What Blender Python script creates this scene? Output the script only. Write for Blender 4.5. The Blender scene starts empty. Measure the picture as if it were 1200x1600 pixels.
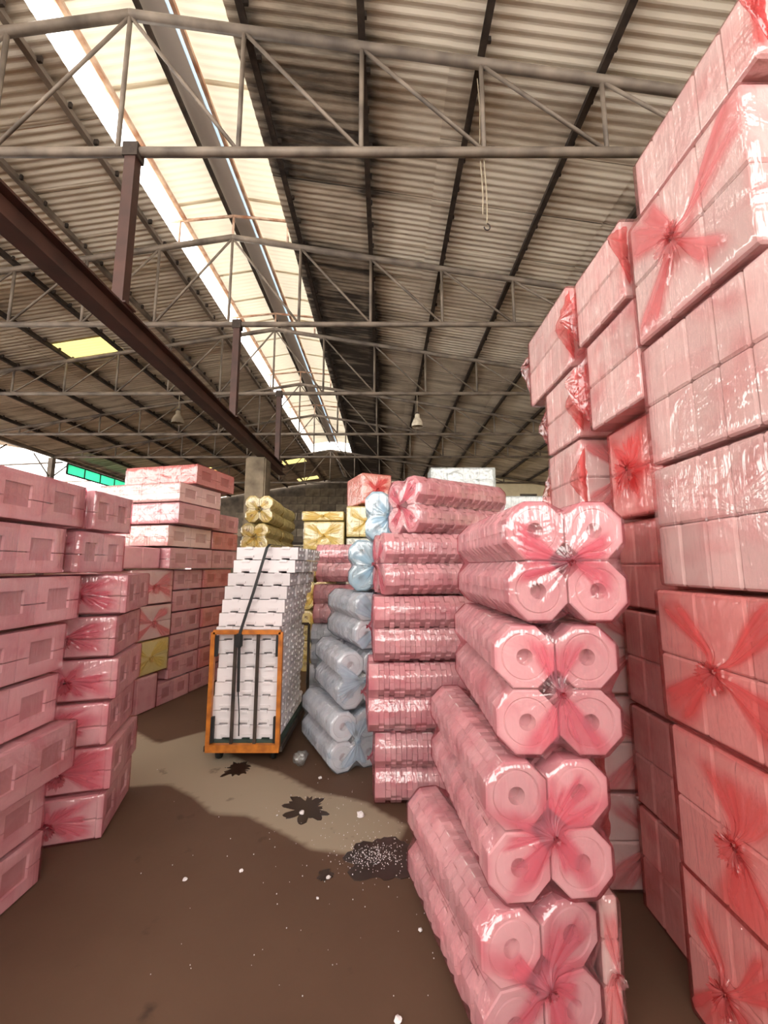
import bpy, bmesh, math, random
from mathutils import Vector, noise, Matrix
PI = math.pi
sc = bpy.context.scene
C = sc.collection
R = math.radians

# ------------------------------------------------------------------ camera, sky, exposure
FPX = 640.0
PITCH = math.atan(85 / FPX)
CAMZ = 1.6
cam = bpy.data.cameras.new('camera')
cam.sensor_fit = 'VERTICAL'
cam.sensor_height = 36.0
cam.lens = FPX / 1600 * 36.0
cam.clip_start = 0.05
camo = bpy.data.objects.new('camera', cam)
C.objects.link(camo)
camo.location = (0, 0, CAMZ)
camo.rotation_euler = (PI / 2 + PITCH, 0, 0)
sc.camera = camo

world = bpy.data.worlds.new('overcast_sky')
sc.world = world
world.use_nodes = True
bg = world.node_tree.nodes['Background']
bg.inputs['Color'].default_value = (1.0, 0.95, 0.89, 1)
bg.inputs['Strength'].default_value = 4.0

sc.view_settings.view_transform = 'Standard'
sc.view_settings.look = 'None'
sc.view_settings.gamma = 1.0
sc.view_settings.use_curve_mapping = False
sc.view_settings.exposure = 0.82
cy = sc.cycles
cy.max_bounces = 8
cy.diffuse_bounces = 5
cy.glossy_bounces = 2
cy.transmission_bounces = 3
cy.transparent_max_bounces = 14
cy.sample_clamp_indirect = 8
cy.use_denoising = True
cy.caustics_reflective = False
cy.caustics_refractive = False


def ray(u, v):
    a = u - 600
    b = 800 - v
    c, s = math.cos(PITCH), math.sin(PITCH)
    return Vector((a, FPX * c - b * s, FPX * s + b * c))


def ground(u, v, z=0.0):
    """the floor point that the photograph shows at (u, v)"""
    r = ray(u, v)
    t = (z - CAMZ) / r.z
    return Vector((r.x * t, r.y * t, z))


def at(u, v, y):
    r = ray(u, v)
    t = y / r.y
    return Vector((r.x * t, y, CAMZ + r.z * t))


# ------------------------------------------------------------------ materials
def lin(r, g, b):
    f = lambda c: (c / 255 / 12.92) if c / 255 <= 0.04045 else ((c / 255 + 0.055) / 1.055) ** 2.4
    return (f(r), f(g), f(b), 1)


def new_mat(name):
    m = bpy.data.materials.new(name)
    m.use_nodes = True
    nt = m.node_tree
    b = nt.nodes['Principled BSDF']
    return m, nt, b


def N(nt, t, **kw):
    n = nt.nodes.new(t)
    for k, v in kw.items():
        setattr(n, k, v)
    return n


def simple(name, col, rough=0.6, metal=0.0, vary=0.12, scale=8, bump=0.0, col2=None, world_pos=False, detail=6):
    """two-tone noise colour with optional fine relief"""
    m, nt, b = new_mat(name)
    b.inputs['Roughness'].default_value = rough
    b.inputs['Metallic'].default_value = metal
    if world_pos:
        g = N(nt, 'ShaderNodeNewGeometry')
        src = g.outputs['Position']
    else:
        g = N(nt, 'ShaderNodeTexCoord')
        src = g.outputs['Object']
    no = N(nt, 'ShaderNodeTexNoise')
    no.inputs['Scale'].default_value = scale
    no.inputs['Detail'].default_value = detail
    nt.links.new(src, no.inputs['Vector'])
    mx = N(nt, 'ShaderNodeMix', data_type='RGBA')
    c1 = col
    c2 = col2 or tuple(c * (1 - vary * 2) for c in col[:3]) + (1,)
    mx.inputs['A'].default_value = c1
    mx.inputs['B'].default_value = c2
    rmp = N(nt, 'ShaderNodeMapRange')
    rmp.inputs['From Min'].default_value = 0.35
    rmp.inputs['From Max'].default_value = 0.7
    nt.links.new(no.outputs['Fac'], rmp.inputs['Value'])
    nt.links.new(rmp.outputs['Result'], mx.inputs['Factor'])
    nt.links.new(mx.outputs['Result'], b.inputs['Base Color'])
    if bump:
        bp = N(nt, 'ShaderNodeBump')
        bp.inputs['Strength'].default_value = bump
        bp.inputs['Distance'].default_value = 0.01
        nt.links.new(no.outputs['Fac'], bp.inputs['Height'])
        nt.links.new(bp.outputs['Normal'], b.inputs['Normal'])
    return m


def foam_mat(name, col):
    m, nt, b = new_mat(name)
    b.inputs['Roughness'].default_value = 0.75
    tc = N(nt, 'ShaderNodeTexCoord')
    oi = N(nt, 'ShaderNodeObjectInfo')
    hsv = N(nt, 'ShaderNodeHueSaturation')
    hsv.inputs['Color'].default_value = col
    mr = N(nt, 'ShaderNodeMapRange')
    mr.inputs['To Min'].default_value = 0.80
    mr.inputs['To Max'].default_value = 1.05
    nt.links.new(oi.outputs['Random'], mr.inputs['Value'])
    nt.links.new(mr.outputs['Result'], hsv.inputs['Value'])
    nt.links.new(hsv.outputs['Color'], b.inputs['Base Color'])
    vo = N(nt, 'ShaderNodeTexVoronoi')
    vo.inputs['Scale'].default_value = 260
    nt.links.new(tc.outputs['Object'], vo.inputs['Vector'])
    bp = N(nt, 'ShaderNodeBump')
    bp.inputs['Strength'].default_value = 0.12
    bp.inputs['Distance'].default_value = 0.002
    nt.links.new(vo.outputs['Distance'], bp.inputs['Height'])
    nt.links.new(bp.outputs['Normal'], b.inputs['Normal'])
    return m


def film_mat(name, light, dense, haze, haze_amt=0.12):
    """thin tinted plastic film: clear tint, more colour where it is gathered (attribute dens), wrinkled gloss"""
    m, nt, b = new_mat(name)
    nt.nodes.remove(b)
    out = nt.nodes['Material Output']
    at_ = N(nt, 'ShaderNodeAttribute', attribute_name='dens')
    tc = N(nt, 'ShaderNodeTexCoord')
    oi = N(nt, 'ShaderNodeObjectInfo')
    # wrinkles: stretched noise
    mp = N(nt, 'ShaderNodeMapping')
    mp.inputs['Scale'].default_value = (1.0, 1.0, 1.0)
    nt.links.new(tc.outputs['Object'], mp.inputs['Vector'])
    addv = N(nt, 'ShaderNodeVectorMath', operation='ADD')
    nt.links.new(mp.outputs['Vector'], addv.inputs[0])
    nt.links.new(oi.outputs['Location'], addv.inputs[1])
    n1 = N(nt, 'ShaderNodeTexNoise')
    n1.inputs['Scale'].default_value = 5
    n1.inputs['Detail'].default_value = 3
    n1.inputs['Distortion'].default_value = 1.6
    nt.links.new(addv.outputs['Vector'], n1.inputs['Vector'])
    mp2 = N(nt, 'ShaderNodeMapping')
    mp2.inputs['Scale'].default_value = (42.0, 42.0, 5.0)
    mp2.inputs['Rotation'].default_value = (0.12, 0.2, 0.0)
    nt.links.new(addv.outputs['Vector'], mp2.inputs['Vector'])
    n2 = N(nt, 'ShaderNodeTexNoise')
    n2.inputs['Scale'].default_value = 1.0
    n2.inputs['Detail'].default_value = 2
    n2.inputs['Distortion'].default_value = 0.6
    nt.links.new(mp2.outputs['Vector'], n2.inputs['Vector'])
    ab = N(nt, 'ShaderNodeMath', operation='MULTIPLY_ADD')
    ab.inputs[1].default_value = 0.42
    nt.links.new(n2.outputs['Fac'], ab.inputs[0])
    n1s = N(nt, 'ShaderNodeMath', operation='MULTIPLY')
    n1s.inputs[1].default_value = 0.62
    nt.links.new(n1.outputs['Fac'], n1s.inputs[0])
    nt.links.new(n1s.outputs['Value'], ab.inputs[2])
    bp = N(nt, 'ShaderNodeBump')
    bp.inputs['Strength'].default_value = 0.75
    bp.inputs['Distance'].default_value = 0.03
    nt.links.new(ab.outputs['Value'], bp.inputs['Height'])
    # density
    dn = N(nt, 'ShaderNodeMath', operation='MULTIPLY_ADD', use_clamp=True)
    mrn = N(nt, 'ShaderNodeMapRange')
    mrn.inputs['From Min'].default_value = 0.52
    mrn.inputs['From Max'].default_value = 0.72
    mrn.inputs['To Min'].default_value = 0.0
    mrn.inputs['To Max'].default_value = 0.17
    nt.links.new(n1.outputs['Fac'], mrn.inputs['Value'])
    dn.inputs[1].default_value = 1.0
    nt.links.new(at_.outputs['Fac'], dn.inputs[0])
    nt.links.new(mrn.outputs['Result'], dn.inputs[2])
    mx = N(nt, 'ShaderNodeMix', data_type='RGBA')
    mx.inputs['A'].default_value = light
    mx.inputs['B'].default_value = dense
    nt.links.new(dn.outputs['Value'], mx.inputs['Factor'])
    tr = N(nt, 'ShaderNodeBsdfTransparent')
    nt.links.new(mx.outputs['Result'], tr.inputs['Color'])
    df = N(nt, 'ShaderNodeBsdfDiffuse')
    df.inputs['Color'].default_value = haze
    tl = N(nt, 'ShaderNodeBsdfTranslucent')
    tl.inputs['Color'].default_value = haze
    dm = N(nt, 'ShaderNodeMixShader')
    dm.inputs['Fac'].default_value = 0.4
    nt.links.new(df.outputs['BSDF'], dm.inputs[1])
    nt.links.new(tl.outputs['BSDF'], dm.inputs[2])
    hz = N(nt, 'ShaderNodeMath', operation='MULTIPLY_ADD')
    hz.inputs[1].default_value = 0.30
    hz.inputs[2].default_value = haze_amt
    nt.links.new(dn.outputs['Value'], hz.inputs[0])
    m1 = N(nt, 'ShaderNodeMixShader')
    nt.links.new(hz.outputs['Value'], m1.inputs['Fac'])
    nt.links.new(tr.outputs['BSDF'], m1.inputs[1])
    nt.links.new(dm.outputs['Shader'], m1.inputs[2])
    gl = N(nt, 'ShaderNodeBsdfGlossy')
    gl.inputs['Roughness'].default_value = 0.09
    nt.links.new(bp.outputs['Normal'], gl.inputs['Normal'])
    lw = N(nt, 'ShaderNodeLayerWeight')
    lw.inputs['Blend'].default_value = 0.5
    nt.links.new(bp.outputs['Normal'], lw.inputs['Normal'])
    pw = N(nt, 'ShaderNodeMath', operation='POWER')
    pw.inputs[1].default_value = 3.0
    nt.links.new(lw.outputs['Facing'], pw.inputs[0])
    fm = N(nt, 'ShaderNodeMath', operation='MULTIPLY_ADD', use_clamp=True)
    fm.inputs[1].default_value = 0.22
    fm.inputs[2].default_value = 0.13
    nt.links.new(pw.outputs['Value'], fm.inputs[0])
    gd = N(nt, 'ShaderNodeMapRange')
    gd.inputs['From Min'].default_value = 0.30
    gd.inputs['From Max'].default_value = 0.75
    gd.inputs['To Min'].default_value = 1.0
    gd.inputs['To Max'].default_value = 0.12
    nt.links.new(dn.outputs['Value'], gd.inputs['Value'])
    gm = N(nt, 'ShaderNodeMath', operation='MULTIPLY')
    nt.links.new(fm.outputs['Value'], gm.inputs[0])
    nt.links.new(gd.outputs['Result'], gm.inputs[1])
    m2 = N(nt, 'ShaderNodeMixShader')
    nt.links.new(gm.outputs['Value'], m2.inputs['Fac'])
    nt.links.new(m1.outputs['Shader'], m2.inputs[1])
    nt.links.new(gl.outputs['BSDF'], m2.inputs[2])
    nt.links.new(m2.outputs['Shader'], out.inputs['Surface'])
    return m


FOAM = foam_mat('foam_pale_pink', (0.85, 0.755, 0.735, 1))
FOAMW = foam_mat('foam_white', (0.78, 0.73, 0.74, 1))
FOAMC = foam_mat('foam_cream', (0.84, 0.79, 0.64, 1))
FOAMG = foam_mat('foam_grey_white', (0.70, 0.73, 0.72, 1))
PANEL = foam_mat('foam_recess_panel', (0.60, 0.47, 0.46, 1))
PF = film_mat('film_pink', (0.99, 0.89, 0.88, 1), (0.80, 0.22, 0.24, 1), (0.90, 0.50, 0.51, 1), 0.06)
RF = film_mat('film_rose', (0.968, 0.755, 0.785, 1), (0.72, 0.15, 0.22, 1), (0.84, 0.34, 0.42, 1), 0.07)
DF = film_mat('film_deep_red', (0.96, 0.67, 0.66, 1), (0.78, 0.13, 0.13, 1), (0.84, 0.24, 0.24, 1), 0.12)
YF = film_mat('film_yellow', (0.99, 0.93, 0.70, 1), (0.86, 0.66, 0.20, 1), (0.88, 0.74, 0.32, 1), 0.10)
BF = film_mat('film_blue', (0.94, 0.96, 0.985, 1), (0.36, 0.52, 0.68, 1), (0.78, 0.87, 0.93, 1), 0.17)
CBF = film_mat('film_sky_blue', (0.80, 0.92, 0.97, 1), (0.32, 0.60, 0.80, 1), (0.62, 0.82, 0.92, 1), 0.30)
CF = film_mat('film_clear', (0.93, 0.94, 0.94, 1), (0.75, 0.78, 0.78, 1), (0.8, 0.82, 0.8, 1), 0.08)

STEEL = simple('sooty_steel', lin(140, 126, 112), 0.6, 0.1, col2=lin(82, 72, 64), scale=2.2, bump=0.1, detail=8)
STEELD = simple('dark_sooty_steel', lin(72, 60, 52), 0.8, 0.1, col2=lin(38, 31, 28), scale=7, bump=0.4)
STEELL = simple('pale_monitor_steel', lin(205, 180, 160), 0.6, 0.1, col2=lin(160, 105, 75), scale=5, bump=0.2)
BEAM = simple('brown_painted_beam', lin(82, 52, 44), 0.55, 0.0, col2=lin(58, 38, 33), scale=3)
ORANGE = simple('worn_orange_paint', lin(200, 120, 42), 0.5, 0.0, col2=lin(150, 84, 28), scale=14)
BLACK = simple('black_rubber', lin(26, 25, 26), 0.6, 0, scale=10)
DKGREEN = simple('dirty_green_deck', lin(62, 80, 70), 0.7, 0, col2=lin(35, 42, 38), scale=8)
CONC = simple('stained_concrete', lin(140, 126, 106), 0.9, 0, col2=lin(92, 80, 66), scale=3, bump=0.4)
CREAMW = simple('cream_plaster', lin(238, 224, 190), 0.9, 0, col2=lin(214, 198, 162), scale=1.2)
LAMPM = simple('pale_lamp_enamel', lin(215, 205, 185), 0.4, 0, col2=lin(170, 158, 138), scale=9)
ROPE = simple('pale_rope', lin(190, 175, 150), 0.8, 0, scale=30)


def brightsheet(name, col, strength=0.0, tl=0.6):
    m, nt, b = new_mat(name)
    nt.nodes.remove(b)
    out = nt.nodes['Material Output']
    d = N(nt, 'ShaderNodeBsdfDiffuse')
    d.inputs['Color'].default_value = col
    t = N(nt, 'ShaderNodeBsdfTranslucent')
    t.inputs['Color'].default_value = col
    g = N(nt, 'ShaderNodeNewGeometry')
    no = N(nt, 'ShaderNodeTexNoise')
    no.inputs['Scale'].default_value = 2.0
    no.inputs['Detail'].default_value = 5
    nt.links.new(g.outputs['Position'], no.inputs['Vector'])
    mx = N(nt, 'ShaderNodeMix', data_type='RGBA')
    mx.inputs['A'].default_value = tuple(c * 0.78 for c in col[:3]) + (1,)
    mx.inputs['B'].default_value = col
    nt.links.new(no.outputs['Fac'], mx.inputs['Factor'])
    nt.links.new(mx.outputs['Result'], t.inputs['Color'])
    m1 = N(nt, 'ShaderNodeMixShader')
    m1.inputs['Fac'].default_value = tl
    nt.links.new(d.outputs['BSDF'], m1.inputs[1])
    nt.links.new(t.outputs['BSDF'], m1.inputs[2])
    nt.links.new(m1.outputs['Shader'], out.inputs['Surface'])
    return m


MONI = brightsheet('translucent_cream_sheet', (0.86, 0.79, 0.64, 1), tl=0.15)
YSHEET = brightsheet('translucent_yellow_sheet', (0.95, 0.80, 0.30, 1), tl=0.25)
GREEN = brightsheet('translucent_green_sheet', (0.22, 0.85, 0.60, 1), tl=0.8)


def roof_material():
    m, nt, b = new_mat('sooty_fibre_cement')
    b.inputs['Roughness'].default_value = 0.9
    g = N(nt, 'ShaderNodeNewGeometry')
    oi = N(nt, 'ShaderNodeObjectInfo')
    mp = N(nt, 'ShaderNodeMapping')
    mp.inputs['Scale'].default_value = (0.35, 2.4, 0.35)
    nt.links.new(g.outputs['Position'], mp.inputs['Vector'])
    n1 = N(nt, 'ShaderNodeTexNoise')
    n1.inputs['Scale'].default_value = 1.6
    n1.inputs['Detail'].default_value = 8
    n1.inputs['Roughness'].default_value = 0.65
    nt.links.new(mp.outputs['Vector'], n1.inputs['Vector'])
    n2 = N(nt, 'ShaderNodeTexNoise')
    n2.inputs['Scale'].default_value = 0.33
    n2.inputs['Detail'].default_value = 4
    nt.links.new(g.outputs['Position'], n2.inputs['Vector'])
    sp = N(nt, 'ShaderNodeSeparateXYZ')
    nt.links.new(g.outputs['Position'], sp.inputs['Vector'])
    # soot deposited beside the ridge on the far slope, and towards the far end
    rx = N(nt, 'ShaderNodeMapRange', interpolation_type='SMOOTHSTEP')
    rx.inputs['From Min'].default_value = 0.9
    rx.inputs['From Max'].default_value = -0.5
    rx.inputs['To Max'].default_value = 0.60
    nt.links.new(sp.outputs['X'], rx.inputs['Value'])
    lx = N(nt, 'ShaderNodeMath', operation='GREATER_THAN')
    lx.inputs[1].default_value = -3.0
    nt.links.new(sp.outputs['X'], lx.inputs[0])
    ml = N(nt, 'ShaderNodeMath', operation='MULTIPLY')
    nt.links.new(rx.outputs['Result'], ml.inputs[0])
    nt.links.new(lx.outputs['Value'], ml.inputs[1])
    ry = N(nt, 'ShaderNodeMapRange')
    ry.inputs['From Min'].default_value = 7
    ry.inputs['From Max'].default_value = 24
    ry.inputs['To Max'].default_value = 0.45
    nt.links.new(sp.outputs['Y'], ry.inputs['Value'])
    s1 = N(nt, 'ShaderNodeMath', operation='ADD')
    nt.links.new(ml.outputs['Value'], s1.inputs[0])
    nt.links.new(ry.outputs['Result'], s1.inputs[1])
    # streak noise spreads the soot
    s2 = N(nt, 'ShaderNodeMath', operation='MULTIPLY_ADD')
    s2.inputs[1].default_value = 1.9
    nt.links.new(n1.outputs['Fac'], s2.inputs[0])
    nt.links.new(s1.outputs['Value'], s2.inputs[2])
    s3 = N(nt, 'ShaderNodeMath', operation='MULTIPLY_ADD')
    s3.inputs[1].default_value = 0.9
    nt.links.new(n2.outputs['Fac'], s3.inputs[0])
    nt.links.new(s2.outputs['Value'], s3.inputs[2])
    s4 = N(nt, 'ShaderNodeMath', operation='MULTIPLY_ADD')
    s4.inputs[1].default_value = 0.28
    nt.links.new(oi.outputs['Random'], s4.inputs[0])
    nt.links.new(s3.outputs['Value'], s4.inputs[2])
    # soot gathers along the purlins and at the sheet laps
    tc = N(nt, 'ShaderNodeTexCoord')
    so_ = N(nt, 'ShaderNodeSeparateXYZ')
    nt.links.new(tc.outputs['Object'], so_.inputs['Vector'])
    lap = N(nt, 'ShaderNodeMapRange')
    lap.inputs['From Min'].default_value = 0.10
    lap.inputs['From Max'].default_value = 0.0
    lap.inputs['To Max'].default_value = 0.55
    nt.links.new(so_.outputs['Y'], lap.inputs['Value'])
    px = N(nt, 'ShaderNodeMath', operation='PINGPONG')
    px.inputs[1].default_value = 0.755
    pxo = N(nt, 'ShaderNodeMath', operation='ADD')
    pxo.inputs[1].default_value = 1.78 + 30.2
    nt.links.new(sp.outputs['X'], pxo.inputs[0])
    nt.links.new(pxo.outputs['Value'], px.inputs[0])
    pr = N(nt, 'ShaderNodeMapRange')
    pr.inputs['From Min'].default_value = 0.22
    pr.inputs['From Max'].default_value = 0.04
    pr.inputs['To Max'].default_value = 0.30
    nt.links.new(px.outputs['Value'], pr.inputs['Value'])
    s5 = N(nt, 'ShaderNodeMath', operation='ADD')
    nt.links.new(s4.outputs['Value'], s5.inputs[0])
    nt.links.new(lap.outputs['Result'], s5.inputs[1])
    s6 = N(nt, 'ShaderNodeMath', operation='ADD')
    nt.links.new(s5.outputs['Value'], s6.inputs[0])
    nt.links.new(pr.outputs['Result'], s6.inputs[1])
    fr = N(nt, 'ShaderNodeMapRange')
    fr.inputs['From Min'].default_value = 1.50
    fr.inputs['From Max'].default_value = 2.50
    nt.links.new(s6.outputs['Value'], fr.inputs['Value'])
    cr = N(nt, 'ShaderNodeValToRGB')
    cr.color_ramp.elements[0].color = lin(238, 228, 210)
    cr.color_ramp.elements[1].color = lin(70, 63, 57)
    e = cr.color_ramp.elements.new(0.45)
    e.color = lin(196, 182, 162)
    nt.links.new(fr.outputs['Result'], cr.inputs['Fac'])
    nt.links.new(cr.outputs['Color'], b.inputs['Base Color'])
    return m


ROOF = roof_material()


def floor_material():
    m, nt, b = new_mat('stained_concrete_floor')
    at_ = N(nt, 'ShaderNodeAttribute', attribute_name='pale_patch')  # mixes a paler tone into the floor colour inside the patch outline
    g = N(nt, 'ShaderNodeNewGeometry')
    n1 = N(nt, 'ShaderNodeTexNoise')
    n1.inputs['Scale'].default_value = 1.4
    n1.inputs['Detail'].default_value = 9
    n1.inputs['Roughness'].default_value = 0.6
    nt.links.new(g.outputs['Position'], n1.inputs['Vector'])
    n2 = N(nt, 'ShaderNodeTexNoise')
    n2.inputs['Scale'].default_value = 30
    n2.inputs['Detail'].default_value = 4
    nt.links.new(g.outputs['Position'], n2.inputs['Vector'])
    a = N(nt, 'ShaderNodeMix', data_type='RGBA')
    a.inputs['A'].default_value = lin(76, 54, 42)
    a.inputs['B'].default_value = lin(99, 75, 59)
    nt.links.new(n1.outputs['Fac'], a.inputs['Factor'])
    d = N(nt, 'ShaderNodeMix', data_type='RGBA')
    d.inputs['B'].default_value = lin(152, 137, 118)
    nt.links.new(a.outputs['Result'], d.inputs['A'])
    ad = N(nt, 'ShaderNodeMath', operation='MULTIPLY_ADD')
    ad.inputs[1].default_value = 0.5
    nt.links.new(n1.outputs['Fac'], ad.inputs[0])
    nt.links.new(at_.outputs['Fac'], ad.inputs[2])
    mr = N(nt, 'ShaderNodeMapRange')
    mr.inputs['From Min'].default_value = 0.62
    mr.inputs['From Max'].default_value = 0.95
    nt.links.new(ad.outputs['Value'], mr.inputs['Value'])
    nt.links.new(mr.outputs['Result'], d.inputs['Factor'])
    # spots
    sp = N(nt, 'ShaderNodeMapRange')
    sp.inputs['From Min'].default_value = 0.66
    sp.inputs['From Max'].default_value = 0.78
    n3 = N(nt, 'ShaderNodeTexNoise')
    n3.inputs['Scale'].default_value = 5
    n3.inputs['Detail'].default_value = 5
    nt.links.new(g.outputs['Position'], n3.inputs['Vector'])
    nt.links.new(n3.outputs['Fac'], sp.inputs['Value'])
    e = N(nt, 'ShaderNodeMix', data_type='RGBA')
    e.inputs['B'].default_value = lin(52, 38, 30)
    nt.links.new(d.outputs['Result'], e.inputs['A'])
    nt.links.new(sp.outputs['Result'], e.inputs['Factor'])
    nt.links.new(e.outputs['Result'], b.inputs['Base Color'])
    b.inputs['Roughness'].default_value = 0.62
    b.inputs['Specular IOR Level'].default_value = 0.3
    bp = N(nt, 'ShaderNodeBump')
    bp.inputs['Strength'].default_value = 0.15
    bp.inputs['Distance'].default_value = 0.004
    nt.links.new(n2.outputs['Fac'], bp.inputs['Height'])
    nt.links.new(bp.outputs['Normal'], b.inputs['Normal'])
    return m


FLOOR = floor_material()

# ------------------------------------------------------------------ object helpers
def link(name, me, parent=None, mat=None):
    o = bpy.data.objects.new(name, me)
    C.objects.link(o)
    if parent:
        o.parent = parent
    if mat is not None and len(me.materials) == 0:
        for x in (mat if isinstance(mat, (list, tuple)) else [mat]):
            me.materials.append(x)
    return o


def tag(o, label=None, cat=None, group=None, kind=None):
    if label:
        o['label'] = label
    if cat:
        o['category'] = cat
    if group:
        o['group'] = group
    if kind:
        o['kind'] = kind
    return o


def empty(name, loc, rz=0, label=None, cat=None, group=None, kind=None):
    o = bpy.data.objects.new(name, None)
    C.objects.link(o)
    o.location = loc
    o.rotation_euler = (0, 0, rz)
    o.empty_display_size = 0.1
    return tag(o, label, cat, group, kind)


def mesh_of(bm, name, smooth=False):
    me = bpy.data.meshes.new(name)
    bmesh.ops.recalc_face_normals(bm, faces=bm.faces)
    bm.to_mesh(me)
    bm.free()
    if smooth:
        for p in me.polygons:
            p.use_smooth = True
    return me


def add_box(bm, x0, x1, y0, y1, z0, z1, mi=0):
    v = [bm.verts.new(p) for p in ((x0, y0, z0), (x1, y0, z0), (x1, y1, z0), (x0, y1, z0),
                                   (x0, y0, z1), (x1, y0, z1), (x1, y1, z1), (x0, y1, z1))]
    fs = [bm.faces.new([v[i] for i in f]) for f in ((3, 2, 1, 0), (4, 5, 6, 7), (0, 1, 5, 4), (1, 2, 6, 5), (2, 3, 7, 6), (3, 0, 4, 7))]
    for f in fs:
        f.material_index = mi
    return fs


def add_bar(bm, p, q, r, n=8, r2=None, flat=None):
    """a tube from p to q; flat=(w,h) makes a rectangular bar"""
    p, q = Vector(p), Vector(q)
    d = (q - p).normalized()
    up = Vector((0, 0, 1)) if abs(d.z) < 0.95 else Vector((0, 1, 0))
    s = d.cross(up).normalized()
    t = s.cross(d).normalized()
    rings = []
    for c, rr in ((p, r), (q, r2 if r2 is not None else r)):
        ring = []
        if flat:
            w, h = flat[0] / 2, flat[1] / 2
            pts = ((-w, -h), (w, -h), (w, h), (-w, h))
        else:
            pts = [(math.cos(2 * PI * i / n) * rr, math.sin(2 * PI * i / n) * rr) for i in range(n)]
        for a, b in pts:
            ring.append(bm.verts.new(c + s * a + t * b))
        rings.append(ring)
    k = len(rings[0])
    for i in range(k):
        bm.faces.new((rings[0][i], rings[0][(i + 1) % k], rings[1][(i + 1) % k], rings[1][i]))
    bm.faces.new(rings[0][::-1])
    bm.faces.new(rings[1])


def bar_obj(name, p, q, r, mat, parent=None, n=8, flat=None):
    bm = bmesh.new()
    add_bar(bm, p, q, r, n, flat=flat)
    me = mesh_of(bm, name, smooth=flat is None)
    return link(name, me, parent, mat)


def add_lathe(bm, prof, n=20, cx=0, cy_=0, cap=True):
    rings = [[bm.verts.new((cx + r * math.cos(2 * PI * i / n), cy_ + r * math.sin(2 * PI * i / n), z)) for i in range(n)] for r, z in prof]
    for a, b in zip(rings, rings[1:]):
        for i in range(n):
            bm.faces.new((a[i], a[(i + 1) % n], b[(i + 1) % n], b[i]))
    if cap:
        bm.faces.new(rings[0][::-1])
        bm.faces.new(rings[-1])


# ------------------------------------------------------------------ floor
def build_floor():
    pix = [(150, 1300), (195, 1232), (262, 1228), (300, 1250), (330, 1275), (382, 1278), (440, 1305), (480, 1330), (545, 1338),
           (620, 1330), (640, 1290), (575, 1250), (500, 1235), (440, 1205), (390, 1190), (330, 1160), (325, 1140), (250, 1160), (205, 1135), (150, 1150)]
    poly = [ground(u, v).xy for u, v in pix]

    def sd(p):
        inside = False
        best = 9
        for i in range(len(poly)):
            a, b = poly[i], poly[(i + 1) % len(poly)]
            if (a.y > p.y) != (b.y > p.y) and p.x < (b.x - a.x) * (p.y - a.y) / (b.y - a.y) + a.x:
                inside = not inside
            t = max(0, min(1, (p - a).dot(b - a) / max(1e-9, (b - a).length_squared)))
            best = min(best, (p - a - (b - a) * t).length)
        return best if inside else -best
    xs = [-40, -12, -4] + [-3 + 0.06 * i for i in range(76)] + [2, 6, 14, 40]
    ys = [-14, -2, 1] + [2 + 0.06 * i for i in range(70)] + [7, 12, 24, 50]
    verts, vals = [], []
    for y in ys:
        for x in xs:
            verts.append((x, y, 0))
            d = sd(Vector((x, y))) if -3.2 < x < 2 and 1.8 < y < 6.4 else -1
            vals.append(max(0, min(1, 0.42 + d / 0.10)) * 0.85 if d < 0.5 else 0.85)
    nx = len(xs)
    faces = [(j * nx + i, j * nx + i + 1, (j + 1) * nx + i + 1, (j + 1) * nx + i) for j in range(len(ys) - 1) for i in range(nx - 1)]
    me = bpy.data.meshes.new('floor')
    me.from_pydata(verts, [], faces)
    at_ = me.attributes.new('pale_patch', 'FLOAT', 'POINT')
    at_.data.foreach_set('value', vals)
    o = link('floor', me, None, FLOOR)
    tag(o, 'brown stained concrete warehouse floor with a paler patch', None, None, 'structure')


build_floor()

# ------------------------------------------------------------------ roof
RX, RZ, SL = -3.25, 8.72, 0.165
Y0, Y1 = -5.0, 32.7


def roof_z(x):
    return RZ - SL * abs(x - RX)


def corrugated(name, length, width, pitch=0.175, amp=0.0065, th=0.006, seg=6):
    """sheet lying in x (0..length, the slope) and y (0..width), waves across y"""
    n = int(round(width / pitch)) * seg
    if th == 0:
        bm = bmesh.new()
        ra, rb_ = [[bm.verts.new((x, width * i / n, amp * math.sin(2 * PI * i / seg))) for i in range(n + 1)] for x in (0, length)]
        for i in range(n):
            bm.faces.new((ra[i], ra[i + 1], rb_[i + 1], rb_[i]))
        return mesh_of(bm, name)
    top, bot = [], []
    bm = bmesh.new()
    rows = []
    for zoff in (0, th):
        for x in (0, length):
            rows.append([bm.verts.new((x, width * i / n, amp * math.sin(2 * PI * i / seg) + zoff)) for i in range(n + 1)])
    for i in range(n):
        bm.faces.new((rows[0][i], rows[0][i + 1], rows[1][i + 1], rows[1][i]))
        bm.faces.new((rows[2][i], rows[3][i], rows[3][i + 1], rows[2][i + 1]))
        bm.faces.new((rows[0][i], rows[2][i], rows[2][i + 1], rows[0][i + 1]))
        bm.faces.new((rows[1][i], rows[1][i + 1], rows[3][i + 1], rows[3][i]))
    bm.faces.new((rows[0][0], rows[1][0], rows[3][0], rows[2][0]))
    bm.faces.new((rows[0][-1], rows[2][-1], rows[3][-1], rows[1][-1]))
    return mesh_of(bm, name)


SW = 1.05
CEIL = {}


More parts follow.
